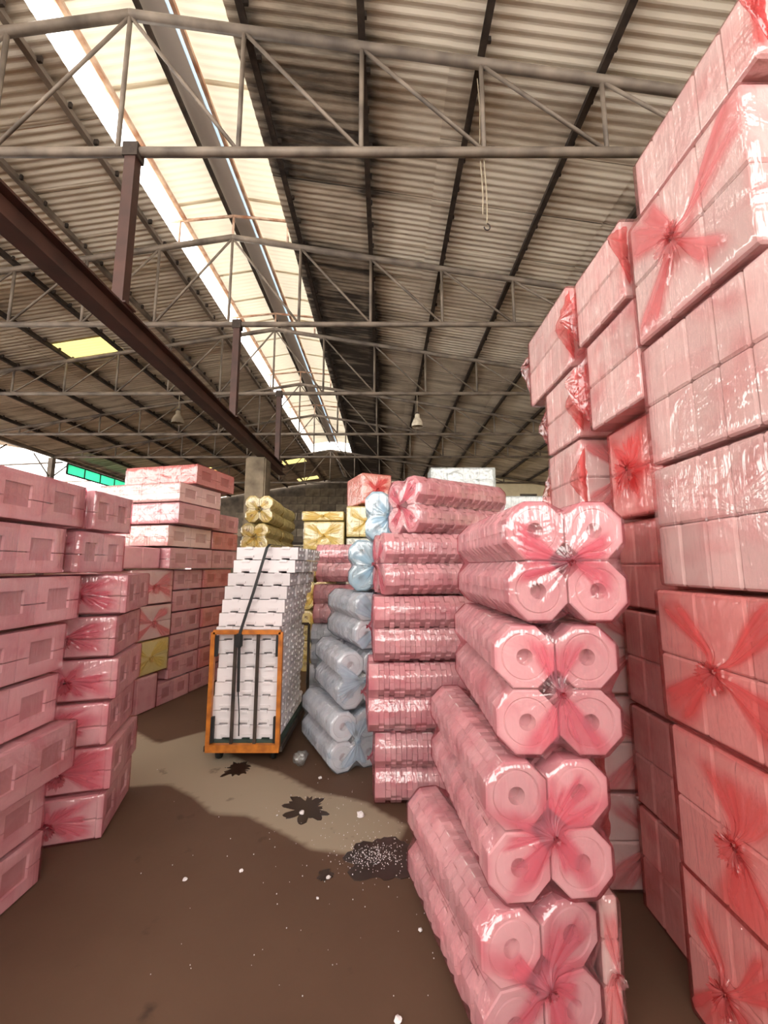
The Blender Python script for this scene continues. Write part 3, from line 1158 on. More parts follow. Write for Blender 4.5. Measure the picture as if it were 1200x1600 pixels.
def film_mesh(kind, L, W, H, seed, lobes, knots=(1, 1), tuft=1.0, loose=1.0):
    off = -.002
    key = ('f', kind, round(L, 2), round(W, 2), round(H, 2), seed, lobes, knots, tuft)
    if key in _cache:
        return _cache[key]
    rnd = random.Random(seed * 7 + 1)
    pts = outline_rect(W + 2 * off, H + 2 * off) if kind == 'rect' else outline_rolls(W + 2 * off, H + 2 * off)
    n = len(pts)
    verts, dens = [], []
    rings = []
    cz = H / 2
    so = Vector((seed * 3.7, seed * 1.3, 0))

    def nz(v):
        return noise.noise(v)
    ang = [math.atan2(p.y, p.x) for p in pts]
    ridge = [0.5 + 0.5 * nz(Vector((math.cos(a) * 9, math.sin(a) * 9, seed * 5.1))) for a in ang]
    fine = [nz(Vector((math.cos(a) * 26, math.sin(a) * 26, seed * 2.1))) for a in ang]
    # lobe pattern: list of (angle, halfwidth, length, strength)
    lb = {}
    for e in (-1, 1):
        arr = []
        if lobes == 'x':
            base = [math.atan2(H * s1, W * s2) for s1 in (-1, 1) for s2 in (-1, 1)]
        elif lobes == 'bow':
            base = [0 + rnd.uniform(-.08, .08), PI + rnd.uniform(-.08, .08)]
        elif lobes == 'vbow':
            base = [PI / 2 + rnd.uniform(-.15, .15), -PI / 2 + rnd.uniform(-.15, .15)]
        elif lobes == 'star':
            base = [rnd.uniform(0, 2 * PI) for _ in range(7)]
        else:
            base = [rnd.uniform(0, 2 * PI) for _ in range(3)]
        for b in base:
            arr.append((b + rnd.uniform(-.14, .14), rnd.uniform(.20, .42) if 'bow' not in lobes else rnd.uniform(.55, .8), rnd.uniform(.7, 1.1), rnd.uniform(.9, 1.25)))
        if lobes == 'star':
            arr = [(a, w * .6, l * .75, s * .9) for a, w, l, s in arr]
        lb[e] = arr

    def dlobe(e, a, s):
        d = .9 * (1 - smooth(.02, .15, s)) if lobes != 'star' else .85 * (1 - smooth(.08, .62, s * (1 + .5 * math.sin(a * 5 + seed))))
        for (b, w, l, st) in lb[e]:
            da = abs((a - b + PI) % (2 * PI) - PI)
            q = (1 - smooth(w * .6, w * 1.15, da)) * (1 - smooth(l * .75, l * 1.1, s)) * st * (1 - .35 * s)
            q *= .75 + .55 * math.exp(-((da - w * .85) / .09) ** 2)
            q *= .9 + .8 * noise.noise(Vector((math.cos(a) * 14, math.sin(a) * 14, seed * 1.7 + e)))
            d = max(d, q)
        return d

    def ring(fn):
        idx = len(verts)
        for i in range(n):
            v, d = fn(i)
            verts.append(v)
            dens.append(max(0, min(1, d)))
        rings.append(idx)
    NS = 14
    SS = [1 - (k / NS) ** .85 * .965 for k in range(1, NS + 1)]

    def end_ring(e, s, k):
        def fn(i):
            p = pts[i]
            pl = (ridge[i] * .016 + fine[i] * .006) * (1 - s) ** .6 * smooth(1.0, .8, s) * loose
            knot = .022 * (1 - smooth(0, .22, s))
            sag = -.0 * (1 - s)
            # knot is slightly displaced
            x = e * (L / 2 + .005 + pl + knot + sag)
            tw = .25 * (1 - s) ** 3
            y = p.x * s * math.cos(tw) - p.y * s * math.sin(tw)
            z = p.x * s * math.sin(tw) + p.y * s * math.cos(tw)
            d = dlobe(e, ang[i], s) + fine[i] * .10 * (1 - s) + .08 * (1 - s)
            return (x, y, cz + z), d
        return fn

    def flat_ring(e, s):
        def fn(i):
            p = pts[i]
            q = nz(Vector((p.x * 9 * s, p.y * 9 * s, seed * 3.3 + e)))
            return (e * (L / 2 + .0005 + .001 * q), p.x * s, cz + p.y * s), .05 + .1 * max(0, q)
        return fn

    def tuft_ring(e, j):
        r = (.008, .012, .022, .036)[j] * tuft
        x = (.030, .036, .044, .050)[j]
        lean = Vector((nz(Vector((seed, e, 1))), nz(Vector((seed, e, 2)))))

        def fn(i):
            a = ang[i]
            rr = r * (1 + .45 * ridge[i] + .6 * fine[i])
            return (e * (L / 2 + x * (.75 + .5 * ridge[i])), rr * math.cos(a) + lean.x * r * 1.2, cz + rr * math.sin(a) + (lean.y - .5) * r), (.95, .9, .65, .55)[j]
        return fn
    M = 15
    # from -end tuft ... body ... +end tuft
    if knots[0]:
        for j in (3, 2, 1, 0):
            ring(tuft_ring(-1, j))
        for k in range(NS - 1, -1, -1):
            ring(end_ring(-1, SS[k], k))
    else:
        for s in (.02, .3, .6, .85, .97):
            ring(flat_ring(-1, s))
    for m in range(M):
        x = -L / 2 + L * m / (M - 1)

        def fn(i, x=x, m=m):
            p = pts[i]
            q = nz(Vector((x * 5 + i * .05, p.x * 9, p.y * 9)) + so)
            q2 = nz(Vector((x * 14, p.x * 16 + x * 8, p.y * 16)) + so)
            endp = smooth(.0, .12, L / 2 - abs(x))
            o = max(-.001, min(.002, .004 * q + .003 * q2)) * endp
            dd = p.normalized() * o
            d = .04 + .30 * max(0, q2 - .1) + .22 * max(0, q) + .16 * (1 - smooth(0, .06, L / 2 - abs(x)))
            return (x, p.x + dd.x, cz + p.y + dd.y), d
        ring(fn)
    if knots[1]:
        for k in range(NS):
            ring(end_ring(1, SS[k], k))
        for j in range(4):
            ring(tuft_ring(1, j))
    else:
        for s in (.97, .85, .6, .3, .02):
            ring(flat_ring(1, s))
    faces = []
    for a, b in zip(rings, rings[1:]):
        for i in range(n):
            j = (i + 1) % n
            faces.append((a + i, b + i, b + j, a + j))
    me = bpy.data.meshes.new('film')
    me.from_pydata(verts, [], faces)
    at_ = me.attributes.new('dens', 'FLOAT', 'POINT')
    at_.data.foreach_set('value', dens)
    for p in me.polygons:
        p.use_smooth = True
    _cache[key] = me
    return me


_matmesh = {}


def with_mat(me, mats):
    key = (me.name, tuple(m.name for m in mats))
    if key not in _matmesh:
        if len(me.materials) == 0:
            m2 = me
        else:
            m2 = me.copy()
            m2.materials.clear()
        for m in mats:
            m2.materials.append(m)
        _matmesh[key] = m2
    return _matmesh[key]


_used = {}


def shared(me, mats):
    """a copy of the mesh data per set of materials"""
    key = (id(me), tuple(m.name for m in mats))
    if key not in _used:
        m2 = me.copy()
        m2.name = me.name
        for m in mats:
            m2.materials.append(m)
        _used[key] = m2
    return _used[key]


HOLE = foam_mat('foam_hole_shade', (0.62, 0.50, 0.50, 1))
_seed = [0]


def bale(loc, rz, L, W, H, nx, nz, film, label, group, cat='bale', foam=None, lidded=None, knots=(1, 1), lobes='x', tuft=1.0, ny=1, tilt=(0, 0), name='foam_bale', seed=None, loose=1.0):
    """film-wrapped bale of foam boxes; loc is the middle of its base, local x its long axis"""
    _seed[0] += 1
    sd = seed if seed is not None else _seed[0] % 5
    root = empty(name, loc, rz, label, cat, group)
    root.rotation_euler = (tilt[0], tilt[1], rz)
    foam = foam or FOAM
    g = .004
    IN = .006
    L_, W_, H_ = L - IN, W - 2 * IN, H - 2 * IN
    dx, dy, dz = L_ / nx - g, W_ / ny - g, H_ / nz - g
    rnd = random.Random(_seed[0])
    for i in range(nx):
        for j in range(ny):
            for k in range(nz):
                if lidded:
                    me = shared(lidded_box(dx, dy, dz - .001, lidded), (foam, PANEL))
                else:
                    me = shared(bev_box(dx, dy, dz, .008), (foam,))
                o = link('foam_box', me, root)
                o.location = (-L_ / 2 + (i + .5) * L_ / nx, -W_ / 2 + (j + .5) * W_ / ny, IN + k * H_ / nz)
    me = shared(film_mesh('rect', L, W, H - .004, sd, lobes, knots, tuft=tuft, loose=loose), (film,))
    o = link('film', me, root)
    return root


def flap_mesh(seed, w, h):
    """a loose crumpled triangle of gathered film: root edge along z (0..h), tip at +y"""
    key = ('flap', seed, w, h)
    if key in _cache:
        return _cache[key]
    nu, nv = 14, 10
    verts, dens, faces = [], [], []
    for j in range(nv + 1):
        t = j / nv
        for i in range(nu + 1):
            u = i / nu - .5
            span = h * (1 - .9 * t) * (1 if seed % 2 else .85)
            y = w * (t ** .9)
            z = h * .5 + u * span + .15 * h * t * math.sin(seed)
            x = .008 * noise.noise(Vector((u * 5, t * 2, seed * 2.3))) + .0025 * math.sin(u * 22 + seed) * (1 - t * .4)
            y += .012 * noise.noise(Vector((u * 9, t * 9, seed)))
            verts.append((x, y, z))
            dens.append(max(0, min(1, .18 + .45 * (1 - t) + .5 * noise.noise(Vector((u * 12, t * 2, seed * 4))))))
    for j in range(nv):
        for i in range(nu):
            a = j * (nu + 1) + i
            faces.append((a, a + 1, a + nu + 2, a + nu + 1))
    me = bpy.data.meshes.new('film_flap')
    me.from_pydata(verts, [], faces)
    at_ = me.attributes.new('dens', 'FLOAT', 'POINT')
    at_.data.foreach_set('value', dens)
    for p in me.polygons:
        p.use_smooth = True
    _cache[key] = me
    return me


def add_flap(root, L, W, H, end, film, seed=0, w=.11, hfrac=.85):
    o = link('film_flap', shared(flap_mesh(seed, w, round(H * hfrac, 3)), (film,)), root)
    o.location = (end * (L / 2 + .012), W / 2 - .03, H * (1 - hfrac) / 2)
    o.rotation_euler = (0, 0, end * -.35)
    return o


def bundle(loc, rz, L, film, label, group, foam=None, lobes='x', D=.46, slices=13, tuft=1.0, tilt=(0, 0), seed=None, knots=(1, 1), roll_ang=0.0, loose=1.0):
    """film-wrapped bundle of four eight-sided foam rolls; loc is the middle of its base, local +x its shown end"""
    _seed[0] += 1
    sd = seed if seed is not None else _seed[0] % 5
    root = empty('foam_roll_bundle', loc, rz, label, 'bundle', group)
    root.rotation_euler = (tilt[0], tilt[1], rz)
    foam = foam or FOAM
    r = D / 4
    t = (L - .006) / slices
    rnd = random.Random(_seed[0] + 50)
    ms = shared(roll_slice(t - .0015, r / math.cos(PI / 8) - .006), (foam,))
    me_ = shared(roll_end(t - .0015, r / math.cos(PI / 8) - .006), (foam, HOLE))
    for sy in (-1, 1):
        for sz in (-1, 1):
            for k in range(slices):
                o = link('foam_slice', me_ if k in (0, slices - 1) else ms, root)
                o.location = (-(L - .006) / 2 + (k + .5) * t, sy * (r - .002), D / 2 + sz * (r - .002))
                if k == 0:
                    o.rotation_euler = (0, 0, PI)
                elif k < slices - 1:
                    o.rotation_euler = (rnd.choice((0, 1, 2, 3, 4, 5)) * PI / 4, 0, 0)
    me = shared(film_mesh('rolls', L, D, D - .004, sd, lobes, knots, tuft=tuft, loose=loose), (film,))
    link('film', me, root)
    return root


# ------------------------------------------------------------------ right-hand wall of bales
def right_wall():
    G = 'pink bales of the tall right-hand wall'
    X = 1.1

    def long(y0, y1, z0, z1, x, film, label, n=None, nzz=2, depth=.52, **kw):
        L = y1 - y0
        n = n or max(3, round(L / .118))
        fl = kw.pop('flaps', ())
        b = bale((x + depth / 2, (y0 + y1) / 2, z0), PI / 2, L, depth, z1 - z0, n, nzz, film, label, G, **kw)
        for (e, sd, w) in fl:
            add_flap(b, L, depth, z1 - z0, e, DF, sd, w)
        return b

    def knot(y0, y1, z0, z1, x, film, label, depth=.62, **kw):
        W = y1 - y0
        kw.setdefault('lobes', 'x')
        return bale((x + depth / 2, (y0 + y1) / 2, z0), 0, depth, W, z1 - z0, 5, 2, film, label, G, ny=kw.pop('ny', 4), **kw)
    # near column
    knot(1.28, 1.72, 0.0, .50, X + .02, DF, 'red film bale on the floor in the near corner column, knot low beside the rolls', lobes='x', seed=1)
    knot(.78, 1.26, 0.0, .50, X + .02, DF, 'red film bale on the floor nearest the camera in the right-hand wall', seed=2)
    knot(1.07, 1.68, .505, 1.01, X, DF, 'red film bale with a big knotted end, second from the floor in the near column', lobes='vbow', seed=3, tuft=1.1, ny=3)
    knot(.45, 1.06, .505, 1.01, X, DF, 'red film bale, second layer, at the very edge of the picture', seed=4)
    knot(1.07, 1.70, 1.015, 1.515, X, DF, 'crinkled red film bale with a bow-like knot, third from the floor in the near column', lobes='x', seed=0, tuft=1.1, ny=3)
    knot(.45, 1.06, 1.015, 1.515, X, DF, 'red film bale, third layer, cut off by the picture edge', seed=2)
    long(.55, 1.655, 1.52, 2.0, X, PF, 'pale pink bale of tall foam slabs, fourth from the floor in the near column', knots=(1, 0), seed=1)
    long(.55, 1.655, 2.005, 2.525, X, PF, 'pale pink bale of tall foam slabs, fifth from the floor in the near column', knots=(1, 0), seed=2)
    knot(1.07, 1.655, 2.53, 3.09, X - .01, PF, 'pink bale with a large flower-like knotted end near the top of the wall', lobes='x', seed=3, tuft=1.5, ny=3, loose=1.6)
    long(1.02, 1.60, 3.095, 3.37, X, PF, 'topmost pale pink bale, one slab layer high, above the flower-knotted bale', nzz=1, seed=0, flaps=((-1, 3, .14), (-1, 6, .10)))
    long(.62, 1.09, 3.375, 3.62, X + .06, DF, 'red film bale in the top corner of the right-hand wall', nzz=1, knots=(1, 1), seed=1)
    # second column
    long(1.76, 2.17, 0.0, .46, X + .13, DF, knots=(0, 0), label='red film bale on the floor behind the knotted bales', seed=2)
    long(1.76, 2.17, .465, .925, X + .13, DF, knots=(0, 0), label='red film bale in the shaded second column, second from the floor', seed=3)
    long(1.76, 2.17, .93, 1.39, X + .13, DF, knots=(0, 0), label='red film bale in the shaded second column, third from the floor', seed=4)
    long(1.76, 2.17, 1.395, 1.83, X + .13, DF, knots=(0, 0), label='red film bale in the shaded second column, fourth from the floor', seed=0)
    knot(1.70, 2.12, 1.835, 2.30, X + .09, DF, 'deep red bale with crumpled knot set back in the second column', lobes='star', seed=1, tuft=1.6, ny=3)
    long(1.67, 2.11, 2.31, 2.795, X, PF, 'pale pink slab bale above the set back knotted bale', flaps=((1, 1, .13), (1, 4, .1)), knots=(0, 1), tuft=1.6, seed=2)
    long(1.70, 2.15, 2.80, 3.20, X - .02, PF, 'pale pink slab bale with a red gathered end, top of the second column', flaps=((-1, 2, .12), (1, 3, .10)), knots=(0, 1), tuft=1.9, seed=4)
    # third column
    z = [0, .46, .93, 1.41, 1.875, 2.325, 2.765]
    for k in range(6):
        long(2.25, 2.68, z[k] + .002, z[k + 1], X, PF, f'pale pink slab bale in the farthest column of the right-hand wall, {ORD[k]} from the floor', flaps=((-1, k, .12), (1, k + 1, .07)), knots=(1, 1), tuft=1.5, seed=k % 5)
    long(2.28, 2.92, 2.77, 3.29, X - .01, PF, 'pink overhanging bale at the far top end of the right-hand wall', flaps=((-1, 5, .13), (1, 2, .08)), knots=(1, 1), tuft=1.7, seed=3)
    # boards in the gap
    bale((.80, 1.90, 0), PI / 2, .55, .08, .44, 1, 3, PF, 'narrow upright foam boards in clear pink film between the rolls and the right-hand wall', G, cat='boards', name='board_bundle', seed=2, tuft=.5)


right_wall()


def right_rolls():
    G = 'roll bundles of the near right stack'
    L = .95

    def rb(xf, yf, phi, z, length, lab, lobes, **kw):
        d = Vector((-math.sin(phi), math.cos(phi)))
        c = Vector((xf, yf)) + d * length / 2
        return bundle((c.x, c.y, z), math.atan2(-d.y, -d.x), length, RF, lab, G, lobes=lobes, slices=14 if length > .9 else 12, **kw)
    rb(.688, 1.55, R(1), 1.392, L, 'top pink bundle of four foam rolls in the near right stack, bow-shaped red gather', 'bow', seed=1, tuft=.25)
    rb(.628, 1.55, R(-1), .928, L, 'pink bundle of four foam rolls, second from the top of the near right stack', 'vbow', seed=2, tuft=.25)
    rb(.575, 1.55, R(5), .464, L, 'pink bundle of four foam rolls, third from the top of the near right stack', 'star', seed=3, tuft=.3)
    rb(.535, 1.56, R(14), 0.0, .82, 'bottom pink bundle of four foam rolls, splayed outwards on the floor nearest the camera', 'star', seed=4, tuft=.4)


right_rolls()


def middle_rolls():
    G = 'roll bundles of the middle pink stack'
    L = .95

    def mb(px, py, th, z, lab, lobes='x', **kw):
        ax = Vector((math.cos(th), math.sin(th)))
        fd = Vector((-math.sin(th), math.cos(th)))
        c = Vector((px, py)) + fd * .23 + ax * L / 2
        return bundle((c.x, c.y, z), th + PI, L, RF, lab, G, lobes=lobes, slices=13, **kw)
    mb(-.065, 2.95, R(1), 0, 'pink roll bundle lying on the floor at the bottom of the middle stack', seed=0, tuft=.3)
    mb(-.11, 2.93, R(2), .464, 'pink roll bundle, second from the floor in the middle stack', seed=1, tuft=.3)
    mb(-.07, 2.95, R(3), .928, 'pink roll bundle, third from the floor in the middle stack', seed=2, tuft=.3)
    mb(.01, 2.95, R(13), 1.392, 'pink roll bundle showing its gathered end, fourth from the floor in the middle stack', seed=3, tuft=.3)
    mb(.27, 3.1, R(31), 1.858, 'topmost pink roll bundle of the middle stack, turned to show its petal-like tied end', 'x', seed=4, tuft=.3)


middle_rolls()


def blue_rolls():
    G = 'blue roll bundles beside the trolley'

    def bb(xf, yf, phi, z, length, film, lab, lobes='x', D=.46, **kw):
        D = .44 if film is CBF else D
        d = Vector((-math.sin(phi), math.cos(phi)))
        c = Vector((xf, yf)) + d * length / 2
        return bundle((c.x, c.y, z), math.atan2(-d.y, -d.x), length, film, lab, kw.pop('group', G), lobes=lobes, slices=11, D=D, foam=FOAMW, **kw)
    bb(-.22, 3.48, R(27), 0, .78, BF, 'pale blue roll bundle on the floor right of the trolley', 'vbow', seed=1, tuft=.25)
    bb(-.165, 3.48, R(22), .464, .78, BF, 'pale blue roll bundle, second from the floor of the blue stack', 'bow', seed=2, tuft=.25)
    bb(-.03, 3.50, R(24), .928, .78, BF, 'pale blue roll bundle, third from the floor of the blue stack', 'x', seed=3, tuft=.25)
    bb(-.08, 3.55, R(6), 1.392, .6, CBF, 'sky blue crinkled roll bundle with gathered end, fourth from the floor of the blue stack', 'star', seed=4, tuft=.8)
    bb(.05, 3.64, R(2), 1.835, .6, CBF, 'topmost sky blue crinkled bundle behind the petal-ended pink rolls', 'star', seed=0, tuft=.8)
    # stack behind: lying crosswise
    G2 = 'crosswise roll bundles behind the blue stack'

    def qb(px, py, th, z, film, lab, foam=FOAM, **kw):
        L = .9
        ax = Vector((math.cos(th), math.sin(th)))
        fd = Vector((-math.sin(th), math.cos(th)))
        c = Vector((px, py)) + fd * .23 + ax * L / 2
        return bundle((c.x, c.y, z), th + PI, L, film, lab, G2, foam=foam, slices=12, seed=kw.pop('seed', 1), tuft=.3, **kw)
    qb(-.90, 4.93, R(-3), 0, BF, 'pale blue roll bundle on the floor behind the blue stack', FOAMW, seed=0)
    qb(-.86, 4.93, R(-4), .464, BF, 'pale blue roll bundle lying crosswise, second from the floor behind the blue stack', FOAMW, seed=1)
    qb(-.84, 4.93, R(-4), .928, RF, 'lilac pink roll bundle lying crosswise, third from the floor behind the blue stack', FOAM, seed=2)
    qb(-.82, 4.95, R(-8), 1.41, RF, 'topmost pink roll bundle, tilted, lying crosswise behind the blue stack', FOAM, seed=3)


blue_rolls()


def left_near():
    G = 'pink fish-box bales of the near left stack'
    H = .26
    ends = [2.325, 2.31, 2.385, 2.325, 2.344, 2.42, 2.277, 2.396]
    xs = [-1.76, -1.76, -1.68, -1.76, -1.76, -1.76, -1.76, -1.76]
    for k in range(8):
        bale((xs[k] - .25, ends[k] - .59, k * H), PI / 2, 1.18, .50, H - .004, 4, 1, RF,
             f'pink film bale of boxes with square recesses, near left stack, {ORD[k]} layer from the floor', G, lidded='y', tuft=.7, seed=k % 5, lobes='x')
    # top two layers carry on further
    bale((-2.02, 2.60, 6 * H), PI / 2, .42, .50, H - .004, 2, 1, RF, 'short pink bale with square recesses, second from the top beyond the near left stack', G, lidded='y', seed=1, tuft=1.1)
    bale((-2.02, 2.67, 7 * H), PI / 2, .38, .50, H - .004, 2, 1, RF, 'short dark pink bale with gathered film, at the top beyond the near left stack', G, lidded='y', seed=2, tuft=1.2, knots=(0, 1))
    G = 'dark pink end-on bales beyond the near left stack'
    phi = R(17)
    d = Vector((-math.sin(phi), math.cos(phi)))
    s = Vector((math.cos(phi), math.sin(phi)))
    offs = [0, .02, -.02, .01, -.015, .03]
    for k in range(6):
        c = Vector((-1.67 + offs[k], 2.66)) - s * .27 + d * (.275 + (.02 if k % 2 else 0))
        bale((c.x, c.y, k * H), math.atan2(-d.y, -d.x), .55, .54, H - .004, 2, 1, RF,
             f'dark pink end-on bale with gathered film left of the aisle, {ORD[k]} layer up', G, lidded='y', seed=(k + 2) % 5, tuft=1.0, lobes=('star', 'bow', 'star')[k % 3])


left_near()


def left_far():
    G = 'bales of the pink stack left of the trolley'
    phi = R(12.7)
    A = Vector((-2.70, 4.5))
    u = Vector((math.sin(phi), math.cos(phi)))     # along the aisle, away
    w = Vector((-math.cos(phi), math.sin(phi)))    # into the stack
    rz = math.atan2(u.y, u.x)

    def along(a0, a1, z0, z1, film, lab, dep=.55, nx=2, inset=0.0, lidded='y', **kw):
        c = A + u * (a0 + a1) / 2 + w * (dep / 2 + inset)
        return bale((c.x, c.y, z0), rz, a1 - a0, dep, z1 - z0, nx, 1, film, lab, G, lidded=lidded, **kw)

    def knotted(a0, a1, z0, z1, film, lab, foam=FOAM, inset=0.0, **kw):
        dep = .7
        c = A + u * (a0 + a1) / 2 + w * (dep / 2 + inset)
        return bale((c.x, c.y, z0), math.atan2(-w.y, -w.x), dep, a1 - a0, z1 - z0, 3, 2, film, lab, G, foam=foam, **kw)
    along(-.42, .445, 0, .395, RF, 'long pink bale on the floor below the yellow knotted bale', nx=3, lidded=None, seed=1, knots=(1, 0))
    knotted(-.04, .585, .40, .775, YF, 'single yellow film bale with a knotted end in the pink stack left of the trolley', foam=FOAMC, lobes='x', seed=2, tuft=.8)
    knotted(-.05, .585, .78, 1.165, PF, 'pink bale with a red cross-shaped knot directly above the yellow one', lobes='x', seed=3, tuft=.9, inset=-.01)
    knotted(-.06, .588, 1.17, 1.568, PF, 'pink bale with a wide red hourglass gather, two above the yellow one', lobes='bow', seed=4, tuft=1.3)
    H = .262
    for k in range(6):
        if k:
            along(.60, 1.13, k * H, (k + 1) * H - .003, RF, f'pink two-box bale with recessed squares behind the knotted ends, {ORD[k]} layer above the floor', seed=k % 5, knots=(0, 0))
        along(*((1.02, 1.66) if k == 0 else (1.155, 1.78)), k * H, (k + 1) * H - .003, DF if k % 2 else RF, f'deep pink two-box bale at the far end of the left stack, {ORD[k]} layer up', seed=(k + 1) % 5, knots=(0, 1), tuft=.8, inset=-.01 if k % 2 else .01)
    along(.455, .99, 0, H - .003, RF, 'short pink two-box bale on the floor behind the long one', seed=2, knots=(0, 0))
    # upper crosswise bales, box ends towards the aisle
    def cross(a0, z0, z1, xin, lab, film=RF, L=1.15, wd=.80, **kw):
        c = A + u * (a0 + wd / 2) + w * (L / 2 + xin)
        return bale((c.x, c.y, z0), math.atan2(-w.y, -w.x), L, wd, z1 - z0, 4, 1, film, lab, G, lidded='x', ny=2, knots=(1, 0), **kw)
    cross(.375, 6 * H, 7 * H - .003, -.10, 'crosswise pink bale with two recessed squares, lowest of the crosswise ones', seed=1, tuft=1.6)
    cross(.30, 7 * H, 8 * H - .003, -.12, 'shiny pink crosswise bale with a pointed gathered end, second of the crosswise ones', seed=2, tuft=1.8, film=PF)
    cross(.28, 8 * H, 9 * H - .003, -.26, 'pink crosswise bale sticking out furthest over the aisle left of the trolley', seed=3, tuft=1.2)
    cross(.30, 9 * H, 10 * H - .02, -.24, 'pink crosswise bale with glossy wrinkles, second from the top of the left stack', seed=4, tuft=1.2, film=PF)
    cross(.50, 10 * H - .015, 11 * H - .02, -.30, 'topmost deep pink bale of the left stack, film hanging over its end', seed=0, tuft=1.2, film=DF, L=1.05)
    # far end upper
    for k in range(3):
        along(1.24, 1.86, (6 + k) * H, (7 + k) * H - .003, DF if k % 2 else RF, f'deep pink bale high at the far end of the left stack, {["lowest", "middle", "uppermost"][k]} of three', seed=k, knots=(0, 1), tuft=1.1, inset=-.04)
    # front filler beneath the crosswise bales
    along(-.44, .35, 1.572, 6 * H + .25, RF, 'rosy bale with glossy film tucked above the hourglass gather', dep=.75, lidded=None, nx=3, seed=3, tuft=.8, knots=(1, 0))


left_far()


def far_stacks():
    G = 'yellow roll bundles behind the left stack'
    for k in range(6):
        bundle((-2.14 + (.04 if k % 2 else 0), 7.22, k * .464), R(-94 + 3 * (k % 3)), .9, YF,
               f'yellow film roll bundle behind the pink stack, {ORD[k]} from the floor', G, foam=FOAMC, slices=11, seed=k % 5, tuft=.8, lobes=('star', 'x')[k % 2])
    for k in range(6):
        bundle((-2.15, 8.28, k * .464), R(-90 - 3 * (k % 2)), .9, YF,
               f'yellow film roll bundle in the second yellow column, {ORD[k]} from the floor', G, foam=FOAMC, slices=11, seed=(k + 2) % 5, tuft=.8, lobes='star')
    G = 'yellow and cream bales in the far middle stack'
    for k in range(4):
        bundle((-1.08, 6.95, k * .464), R(-92), .85, YF, f'amber film roll bundle under the yellow knotted bale, {ORD[k]} from the floor', G, foam=FOAMC, slices=10, seed=(k + 1) % 5, tuft=1.0, lobes='star')
    bale((-.96, 6.9, 1.86), -PI / 2, .75, .66, .46, 3, 1, YF, 'yellow bale with a star-shaped knot facing the aisle, far middle stack', G, foam=FOAMC, ny=3, lobes='x', seed=2, tuft=.6)
    bale((-.98, 6.9, 2.325), -PI / 2, .75, .68, .16, 3, 1, YF, 'thin yellow bale lying on the star-knotted yellow bale', G, foam=FOAMC, ny=3, lobes='x', seed=3, tuft=.6)
    for k in range(5):
        bale((-.29, 6.85, k * .515), -PI / 2, .75, .62, .505, 3, 1, CF if k < 4 else YF, f'cream foam block bale in the far middle column, {ORD[k]} from the floor', G, foam=FOAMC, ny=3, seed=k, tuft=.5)
    bale((-.26, 6.78, 2.58), R(-90 + 24), .72, .52, .50, 3, 1, DF, 'coral red bale with a round starburst knot on top of the cream blocks', G, foam=FOAMC, ny=2, seed=4, lobes='star', tuft=.6, loose=1.4)
    bale((.36, 6.9, 2.58), R(-90), .6, .5, .42, 3, 1, CF, 'cream bale half hidden behind the coral red bale', G, foam=FOAMC, ny=2, seed=1, tuft=.5)
    for k in range(5):
        bale((.36, 6.9, k * .515), -PI / 2, .7, .6, .505, 3, 1, CF, f'cream foam block bale hidden behind the middle stack, {ORD[k]} from the floor', G, foam=FOAMC, ny=2, seed=k, tuft=.4)
    G = 'grey white foam blocks stacked at the back'
    for k in range(7):
        bale((1.58, 8.3, k * .512), 0, 1.3, .6, .50, 4, 2, CF, f'grey white foam bale of the tall back stack, {ORD[k]} from the floor', G, foam=FOAMG, seed=k % 5, knots=(0, 0))
    for k in range(6):
        bale((2.95, 8.7, k * .512), 0, 1.25, .6, .50, 4, 2, CF, f'grey white foam bale of the lower back stack, {ORD[k]} from the floor', G, foam=FOAMG, seed=k % 5, knots=(0, 0))


far_stacks()


